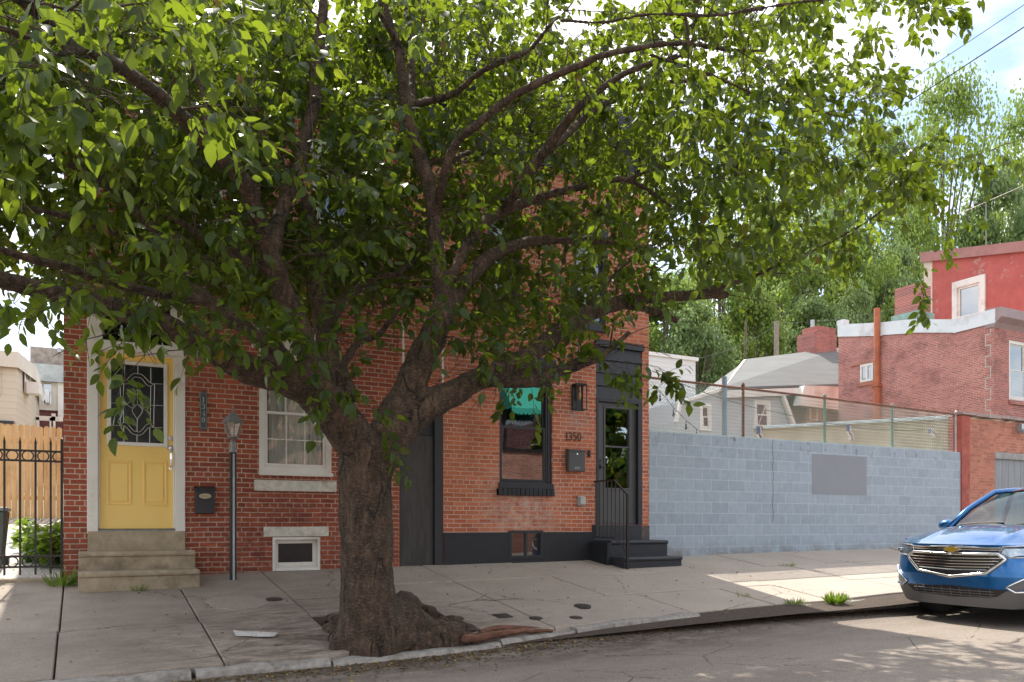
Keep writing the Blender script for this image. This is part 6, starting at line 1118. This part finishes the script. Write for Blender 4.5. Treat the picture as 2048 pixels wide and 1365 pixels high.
# roof, pillars and rear
RFZ = 1.655
def roofp(u, v): return cp(u, v, float(np.interp(u, [1.95, 2.3, 3.0, 3.9, 4.35], [1.575, 1.635, 1.655, 1.63, 1.56]))-.05*(abs(v)/.6)**3)
ru = np.linspace(1.95, 4.35, 14); rv = np.linspace(-.60, .60, 13)
g = [roofp(u+(.10*(abs(v)/.6)**2 if u < 2 else 0), v) for u in ru for v in rv]; bd.add(g, [(i*13+j, i*13+j+1, (i+1)*13+j+1, (i+1)*13+j) for i in range(13) for j in range(12)])
def base_side(u): return cp(u, .88 if u else 0, topz(u))
bd.add([cp(4.62, -.80, 1.1), cp(4.62, .80, 1.1), cp(4.35, .6, 1.50), cp(4.35, -.6, 1.50), cp(4.62, -.82, .3), cp(4.62, .82, .3)], [(0, 1, 2, 3), (4, 5, 1, 0)])
body = bd.build('body', [M['carblue'], M['clad']], car, smooth=True)
pl_ = MB()
for s in (1, -1):
    pl_.tube([cp(1.18, s*.80, 1.06), cp(1.55, s*.74, 1.32), cp(1.98, s*.645, 1.555), cp(2.4, s*.62, 1.60), cp(3.2, s*.61, 1.61), cp(4.2, s*.60, 1.56), cp(4.6, s*.78, 1.12)], [.045, .04, .04, .035, .035, .04, .06], 8)
    for u_, u2 in ((2.55, 2.45), (3.45, 3.35)): pl_.tube([cp(u_, s*.885, topz(u_)), cp(u2, s*.66, 1.58)], .035, 6)
    pl_.add([cp(1.15, s*.86, 1.02), cp(4.6, s*.84, 1.12), cp(4.6, s*.89, 1.10), cp(1.15, s*.895, 1.0)], [(0, 1, 2, 3)])
pl_.build('pillars', M['carblue'], car, smooth=True)
m_ = MB(); gv = np.linspace(-1, 1, 17); gs = np.linspace(0, 1, 8)
g = [cp((COWL(v*.8)+.02)*(1-s_)+(1.96+.09*v*v)*s_, v*(.77*(1-s_)+.60*s_), 1.085*(1-s_)+1.57*s_+.05*math.sin(math.pi*s_)-.03*v*v*(.3+s_)) for s_ in gs for v in gv]; m_.add(g, [(i*17+j, i*17+j+1, (i+1)*17+j+1, (i+1)*17+j) for i in range(7) for j in range(16)]); m_.build('windscreen', M['glass_car'], car, smooth=True)
for s in (1, -1):
    m_ = MB(); m_.add([cp(1.25, s*.87, 1.06), cp(4.4, s*.87, 1.13), cp(4.15, s*.63, 1.54), cp(2.2, s*.65, 1.57)], [(0, 1, 2, 3)]); m_.build('side_glass', M['glass_car'], car)
m_ = MB(); g = [cp(COWL(v*.8)-.03, v*.80, 1.10-.04*v*v) for v in gv]+[cp(COWL(v*.8)+.06, v*.78, 1.085-.03*v*v) for v in gv]; m_.add(g, [(j, j+1, 17+j+1, 17+j) for j in range(16)]); m_.build('cowl', M['blackpl'], car)
for (va, vb) in ((.62, .05), (-.10, -.66)):
    m_ = MB(); m_.tube([cp(COWL(va*.8)+.02, va, 1.11), cp(COWL(.3)+.05, (va*.6+vb*.4), 1.135), cp(COWL(vb*.8)+.08, vb, 1.14)], .009, 5); m_.box(*[q for q in (CX0+1.10, CX0+1.16, CYC+va-.12, CYC+va+.03, CZ+1.105, CZ+1.13)]); m_.build('wiper', M['blackpl'], car)
m_ = MB(); m_.box(CX0+1.15, CX0+1.75, CYC-.72, CYC+.72, CZ+.8, CZ+1.05); m_.box(CX0+.5, CX0+4.4, CYC-.70, CYC+.70, CZ+.22, CZ+.5); m_.box(CX0+.25, CX0+.5, CYC-.6, CYC+.6, CZ+.26, CZ+.8); m_.build('dashboard_and_floor', M['blackpl'], car, bevel=.04)
for v in (.37, -.37):
    m_ = MB(); m_.box(CX0+2.35, CX0+2.5, CYC+v-.24, CYC+v+.24, CZ+.6, CZ+1.2); m_.box(CX0+2.4, CX0+2.5, CYC+v-.12, CYC+v+.12, CZ+1.21, CZ+1.42); m_.build('seat', M['interior'], car, bevel=.04)
m_ = MB(); m_.tube([cp(1.85+.02*math.sin(a_), -.37+.18*math.cos(a_), 1.02+.18*math.sin(a_)) for a_ in np.linspace(0, 2*math.pi, 21)], .015, 6, cap=False); m_.build('steering_wheel', M['blackpl'], car)
m_ = MB(); m_.box(CX0+1.90, CX0+1.93, CYC-.12, CYC+.12, CZ+1.44, CZ+1.52); m_.build('inside_mirror', M['blackpl'], car, bevel=.01)
for s in (1, -1):
    m_ = MB(); m_.ball(cp(1.52, s*1.02, 1.10), .10, .125, .085, 14, 8); m_.tube([cp(1.5, s*.86, 1.04), cp(1.5, s*.98, 1.06)], .03, 6); mo = m_.build('wing_mirror', M['carblue'], car, smooth=True); m_ = MB(); m_.ball(cp(1.52, s*1.02, 1.045), .085, .115, .045, 12, 6); m_.build('chrome_shell', M['chrome'], mo, smooth=True)
def onf(v, z, off=.006):
    w_ = hw_(z)*.9995; vc = max(-w_, min(w_, v)); e_ = .004; du = (fx(vc+e_ if abs(vc+e_) < w_ else vc, z)-fx(vc-e_ if abs(vc-e_) < w_ else vc, z))/(2*e_); du = max(-3, min(3, du)); nl = math.sqrt(1+du*du)
    zd = z-(.0 if z < .8 else -.04*(1-(1-min(1, abs(vc)/w_))**(1/1.9))**3*(z-.8)/.145)
    return cp(fx(vc, z)-off/nl, vc+off*du/nl, zd)
def c_px(px, py):      # photo position on the nose of the car
    u = .05
    for _ in range(12):
        p = WX(px, py, CX0+u); v = p[1]-CYC; z = p[2]-CZ; w_ = hw_(z)*.99; v = max(-w_, min(w_, v)); u = .5*u+.5*fx(v, z)
    return v, z
def cz(x, y): return c_px(1740+x/4.266, 940+y/4.266)
def patch(poly, off=.006, nr=10, nc=24, thick=None):      # curved patch following the nose
    mb = MB(); zs_ = [p[1] for p in poly]; z0_, z1_ = min(zs_)+1e-4, max(zs_)-1e-4; g = []
    for i in range(nr+1):
        z = z0_+(z1_-z0_)*i/nr; xs_ = []
        for a_, b_ in zip(poly, poly[1:]+poly[:1]):
            if (a_[1]-z)*(b_[1]-z) <= 0 and a_[1] != b_[1]: xs_.append(a_[0]+(b_[0]-a_[0])*(z-a_[1])/(b_[1]-a_[1]))
        va, vb = min(xs_), max(xs_); g += [onf(va+(vb-va)*k/nc, z, off) for k in range(nc+1)]
    mb.add(g, [(i*(nc+1)+k, i*(nc+1)+k+1, (i+1)*(nc+1)+k+1, (i+1)*(nc+1)+k) for i in range(nr) for k in range(nc)]); return mb
def trim(poly, r, off=.012, close=True, mb=None):
    mb = mb or MB(); pts = []; L_ = list(zip(poly, poly[1:]+poly[:1])) if close else list(zip(poly, poly[1:]))
    for a_, b_ in L_:
        n = max(2, int(math.hypot(b_[0]-a_[0], b_[1]-a_[1])/.03)); pts += [onf(a_[0]+(b_[0]-a_[0])*k/n, a_[1]+(b_[1]-a_[1])*k/n, off) for k in range(n)]
    pts.append(onf(*(poly[0] if close else poly[-1]), off)); return mb.tube(pts, r, 8)
mir = lambda pl: [(-v, z) for v, z in pl[::-1]]
hexl = [cz(*q) for q in ((690, 716), (385, 697), (338, 735), (425, 852), (660, 908))]; hexl[0] = (0, hexl[0][1]); hexl[-1] = (0, hexl[-1][1])
hexp = hexl+[(-v, z) for v, z in hexl[-2:0:-1]]
print('grille', hexp)
gr = patch(hexp, .004, 12, 40).build('grille', M['blackpl'], car)
trim(hexp, .019, .014).build('chrome_surround', M['chrome'], gr, smooth=True)
zt_, zb_ = hexl[1][1], hexl[3][1]; vm = abs(hexl[2][0])
for k in range(5):
    z = zt_-.035-(zt_-zb_-.05)*(k+.3)/5.0; f_ = (z-hexl[3][1])/(hexl[2][1]-hexl[3][1]); vw = (abs(hexl[3][0])+(vm-abs(hexl[3][0]))*min(1, f_))-.045
    trim([(vw, z), (0, z-.012), (-vw, z)], .0075, .012, False).build('grille_slat', M['steel'] if k == 4 else M['chrome'], gr)
up = [cz(*q) for q in ((380, 632), (405, 690), (690, 708))]; ztop = .932; upl = [(0, ztop), (.60, ztop-.006), (.55, hexl[1][1]+.015), (0, hexl[0][1]+.02)]
ug = patch(upl+mir(upl)[1:-1], .003, 5, 40).build('upper_grille', M['blackpl'], car)
for z in (.908, .885): trim([(.58, z+.004), (0, z), (-.58, z+.004)], .007, .01, False).build('chrome_bar', M['chrome'], ug)
lg = [cz(*q) for q in ((345, 957), (440, 1040), (520, 1068))]; lgp = [(0, .455), (.66, .45), (.50, .335), (0, .315)]
print('lower', lg)
l_ = patch(lgp+mir(lgp)[1:-1], .004, 8, 36).build('lower_grille', M['blackpl'], car)
for z in (.345, .375, .405): trim([(.50, z), (-.50, z)], .005, .012, False).build('lower_slat', M['clad'], l_)
for k in range(9): vk = -.46+.92*k/8; trim([(vk, .33), (vk, .43)], .004, .012, False).build('lower_bar', M['clad'], l_)
hl = [cz(*q) for q in ((252, 645), (285, 588), (378, 638), (384, 690), (330, 718), (268, 700))]; print('head', hl); print('fog', [cz(*q) for q in ((208, 810), (245, 818), (330, 950), (290, 988), (215, 960))])
M['lens'] = glassmat('headlight_lens', .05, (.85, .88, .9), .3); M['reflector'] = plain('lamp_reflector', (.55, .57, .6), .2, .9, var=.3, scale=14, bmp=.2)
hl = [(.915, .845), (.890, .938), (.56, .925), (.53, .85), (.63, .80), (.86, .81)]
fg = [(.922, .65), (.90, .65), (.62, .465), (.70, .41), (.915, .43)]
for s in (1, -1):
    P_ = [(s*v, z) for v, z in hl]; ho = patch(P_, .004, 6, 14).build('headlight', M['blackpl'], car); q = [(s*(v*.86+.10), z*.86+.12) for v, z in hl]
    patch(q, .009, 5, 10).build('reflector', M['reflector'], ho); patch(P_, .022, 6, 14).build('lens', M['lens'], ho); trim(P_, .007, .012).build('chrome_edge', M['chrome'], ho)
    v0, z0_ = s*.78, .852; c = onf(v0, z0_, .02); m_ = MB(); m_.ball(c, .035, .035, .035, 12, 8); m_.build('projector', M['glass_mirror'], ho, smooth=True)
    P_ = [(s*v, z) for v, z in fg]; fo = patch(P_, .004, 6, 12).build('fog_light_bezel', M['clad'], car); trim(P_, .010, .012).build('chrome_edge', M['chrome'], fo); q = [(s*.86, .53), (s*.82, .50), (s*.76, .455), (s*.88, .47)]; patch(q, .010, 4, 8).build('blue_insert', M['carblue'], fo); trim([(s*.905, .60), (s*.85, .58), (s*.885, .64)], .009, .014).build('lamp', M['reflector'], fo)
# bow-tie badge: gold cross with a bright rim
zc_ = .885; bt_ = [(-.085, -.022), (-.085, .010), (-.070, .022), (-.032, .022), (-.032, .036), (.036, .036), (.036, .022), (.085, .022), (.085, -.010), (.070, -.022), (.032, -.022), (.032, -.036), (-.036, -.036), (-.036, -.022)]
ux = fx(0, zc_)-.012
def bow(k, xa_, xb_): 
    mb = MB(); pts = [(CYC-v*k*1.2, CZ+zc_+z*k*1.1) for v, z in bt_]; mb.prismx(pts, xa_, xb_); return mb
bg_ = bow(1.0, CX0+ux-.022, CX0+ux).build('badge', M['chrome'], car, bevel=.002); bow(.82, CX0+ux-.027, CX0+ux-.0225).build('gold_face', plain('gold_badge', (.62, .40, .06), .35, .6, var=.1), bg_)
for (u, v) in ((.95, .80), (.95, -.80), (3.68, .80), (3.68, -.80)):
    s = 1 if v > 0 else -1; prof = [(.215, .10), (.30, .115), (.345, .105), (.362, .07), (.366, 0), (.362, -.07), (.345, -.105), (.30, -.115), (.215, -.10)]; n = 36; m_ = MB()
    vs = [cp(u+r*math.cos(2*math.pi*k/n), v+w_, .362+r*math.sin(2*math.pi*k/n)) for k in range(n) for r, w_ in prof]; m_.add(vs, [(k*9+j, k*9+j+1, ((k+1) % n)*9+j+1, ((k+1) % n)*9+j) for k in range(n) for j in range(8)]); wo_ = m_.build('wheel', M['rubber'], car, smooth=True)
    m_ = MB(); c = cp(u, v+s*.085, .362)
    for k in range(5): a_ = 2*math.pi*k/5+.3; m_.tube([c, (c[0]+.22*math.cos(a_), c[1], c[2]+.22*math.sin(a_))], [.04, .025], 4)
    m_.tube([(c[0], c[1]-s*.0, c[2]), (c[0], c[1]+s*.02, c[2])], .06, 12); m_.tube([cp(u+.222*math.cos(q), v+s*.09, .362+.222*math.sin(q)) for q in np.linspace(0, 2*math.pi, 33)], .012, 6, cap=False); m_.build('rim', M['steel'], wo_)
    gv2 = MB()
    for w_ in (-.055, -.02, .02, .055): gv2.tube([cp(u+.367*math.cos(q), v+w_, .362+.367*math.sin(q)) for q in np.linspace(0, 2*math.pi, 37)], .004, 4, cap=False)
    gv2.build('tread_groove', M['black'], wo_)
# ------------------------------------------------------------------ covers and litter on the pavement
M['castiron'] = plain('cast_iron', (.06, .05, .045), .7, .3, var=.3, scale=20, bmp=.8)
def cover(px, py, r, label, sq=False):
    c = G(px, py); mb = MB(); nrm = lambda x, y: side(x, y)
    n = 4 if sq else 20; a_ = [(c[0]+r*math.cos(2*math.pi*(k+(.5 if sq else 0))/n), c[1]+r*math.sin(2*math.pi*(k+(.5 if sq else 0))/n)) for k in range(n)]; mb.prismz(a_, lambda x, y: nrm(x, y)-.02, lambda x, y: nrm(x, y)+.016)
    a_ = [(c[0]+(x-c[0])*.75, c[1]+(y-c[1])*.75) for x, y in a_]; mb.prismz(a_, lambda x, y: nrm(x, y)+.0165, lambda x, y: nrm(x, y)+.021); tag(mb.build('valve_cover', M['castiron']), label, 'valve cover', 'covers set in the pavement')
cover(1165, 1214, .10, 'largest round iron cover, farthest from the kerb right of the tree'); cover(1152, 1238, .075, 'round iron cover nearest the kerb on the rough dark slab'); cover(1072, 1239, .075, 'round iron cover on the pale slab right of the square one'); cover(1005, 1234, .12, 'square iron cover with a broken corner on the pale slab', True); cover(548, 1201, .09, 'round rusty cover in the slab left of the tree')
def scrap(pts, m, label, name, cat, ground=G, lift=.014):
    P = [ground(*q) for q in pts]; P = [(p[0], p[1], p[2]+lift+random.uniform(0, .012)) for p in P]; n = len(P); mb = MB(); c = tuple(np.mean(P, axis=0)+[0, 0, .006]); mb.add([c]+P, [(0, 1+i, 1+(i+1) % n) for i in range(n)]); o = mb.build(name, m); tag(o, label, cat); return o
M['paper'] = plain('paper_scrap', (.55, .53, .50), .8, var=.25, scale=30)
scrap([(466, 1266), (490, 1267), (520, 1269), (556, 1271), (548, 1279), (520, 1278), (490, 1276), (472, 1276)], M['paper'], 'torn strip of whitish paper lying on slab left of the tree', 'paper_scrap', 'litter')
scrap([(946, 1308), (958, 1306), (966, 1314), (955, 1318)], plain('blue_scrap', (.15, .45, .60), .4), 'crumpled blue and white wrapper in the gutter below the tree', 'wrapper', 'litter', GR, .02)
scrap([(1056, 1299), (1066, 1301), (1062, 1304), (1053, 1303)], plain('yellow_scrap', (.6, .5, .2), .6), 'small yellow scrap in the gutter right of the roots', 'scrap', 'litter', GR, .02)
m, t, b = newmat('concrete_patch'); b.inputs['Roughness'].default_value = .9; t.links.new(ramp(t, noise(t, 20, 5, .7), [(.3, (.27, .23, .19)), (.7, (.36, .31, .26))]), b.inputs['Base Color'])
pts = [(410, 1205), (430, 1197), (480, 1194), (530, 1200), (538, 1208), (515, 1218), (470, 1222), (430, 1218)]; P = [G(*q) for q in pts]; mb = MB(); mb.prismz([(p[0], p[1]) for p in P][::-1], lambda x, y: side(x, y)-.01, lambda x, y: side(x, y)+.0135); tag(mb.build('pavement_patch', m), kind='structure')
# dead leaves, bark crumbs and dirt along the gutter
n = 4200; gx = RS.uniform(-1, 9.5, n); q = RS.beta(1.2, 5, n); gy = np.array([ky(x) for x in gx])-.03-q*.75; keep = RS.uniform(size=n) < np.interp(gx, [-1, 1, 3.5, 6, 9.5], [.5, 1, 1, .5, .3]); gx, gy = gx[keep], gy[keep]; n = len(gx)
gx2 = RS.uniform(-2, 9, 420); gy2 = RS.uniform(-3.9, -.1, 420)
P = np.stack([gx, gy, [rz(a_, b_)+.008 for a_, b_ in zip(gx, gy)]], 1); P = np.concatenate([P, np.stack([gx2, gy2, side(gx2, gy2)+.014], 1)]); n = len(P); Dr = RS.normal(size=(n, 3))*[1, 1, .15]; V, a3, a4 = leaves(P, Dr, RS.normal(size=(n, 3))*.35+[0, 0, 1], RS.uniform(.012, .045, n), .9)
M['litter'] = leafmat('dead_leaves', [(0, (.05, .03, .02)), (.5, (.14, .08, .045)), (.9, (.30, .19, .09)), (1, (.4, .36, .12))], (.2, .12, .06), .1, .9); tag(fast_mesh('leaf_litter', V, [a3, a4], M['litter'], loc=(4, -4.3, .1)), 'brown leaf litter and bark crumbs gathered along the gutter', 'leaf litter', kind='stuff')
# ------------------------------------------------------------------ across the street, seen only in the window glass
t = thing('opposite_house', (10, -16.5, 0), 'sunlit brick rowhouse with green awning, reflected in the black-framed window', 'house')
m_ = MB(); m_.box(3, 17.2, -24, -16.5, -.3, 8.2); m_.build('wall', M['brick_opp'], t); m_ = MB(); m_.box(2.9, 17.3, -16.49, -16.2, 7.7, 8.3); m_.build('cornice', M['white'], t)
def refl(px, py, yw=.10, yo=-16.5):
    g = W(px, py, yw); d = g-CC; k = (yw-yo)/d[1]; return g[0]+d[0]*k, g[2]+d[2]*k
a_, b_ = refl(1000, 834), refl(1090, 776); print('awning', a_, b_)
m_ = MB(); xa_, xb_ = a_[0], b_[0]; za, zb2 = a_[1], b_[1]; m_.add([(xa_, -16.45, zb2), (xb_, -16.45, zb2), (xb_, -15.5, za+.25), (xa_, -15.5, za+.25), (xa_, -16.45, za+.25), (xb_, -16.45, za+.25)], [(0, 1, 2, 3), (0, 3, 4), (1, 5, 2)])
n = 12
for k in range(n):
    x0_ = xa_+(xb_-xa_)*k/n; x1_ = xa_+(xb_-xa_)*(k+1)/n; m_.add([(x0_, -15.5, za+.25), (x1_, -15.5, za+.25), (x1_, -15.5, za+.08), ((x0_+x1_)/2, -15.5, za), (x0_, -15.5, za+.08)], [(0, 1, 2, 3, 4)])
m_.build('awning', plain('green_awning', (.010, .22, .16), .8, var=.05), t)
m_ = MB(); m_.frame(xa_+.1, xb_-.1, za-1.3, za+.9, .1, -16.48, -16.4); wq = m_.build('window', M['black'], t); MB().box(xa_+.2, xb_-.2, -16.46, -16.45, za-1.2, za+.8).build('pane', M['glass_mirror'], wq)
for xx in (4.2, 7.0, 9.6, 12.2):
    for zz in (1.2, 4.6): m_ = MB(); m_.frame(xx, xx+1.0, zz, zz+1.8, .1, -16.499, -16.4); wq = m_.build('window', M['white'], t); MB().box(xx+.1, xx+.9, -16.47, -16.46, zz+.1, zz+1.7).build('pane', M['glass_mirror'], wq)
t = thing('opposite_tree', (19, -14.6, .0), 'leafy tree across the street, reflected in the grey storm door glass', 'tree'); V, a3, a4, C_ = crown_mesh(91, 7000, 40, .12, .9); V = V*[2.6, 2.0, 2.6]+[19, -14.6, 4.2]; fast_mesh('crown', V, [a3, a4], M['leaf'], t); MB().tube([(19, -14.6, -.3), (19.1, -14.6, 2), (19, -14.5, 4.5)], [.2, .16, .08], 10).build('trunk', M['twig'], t)
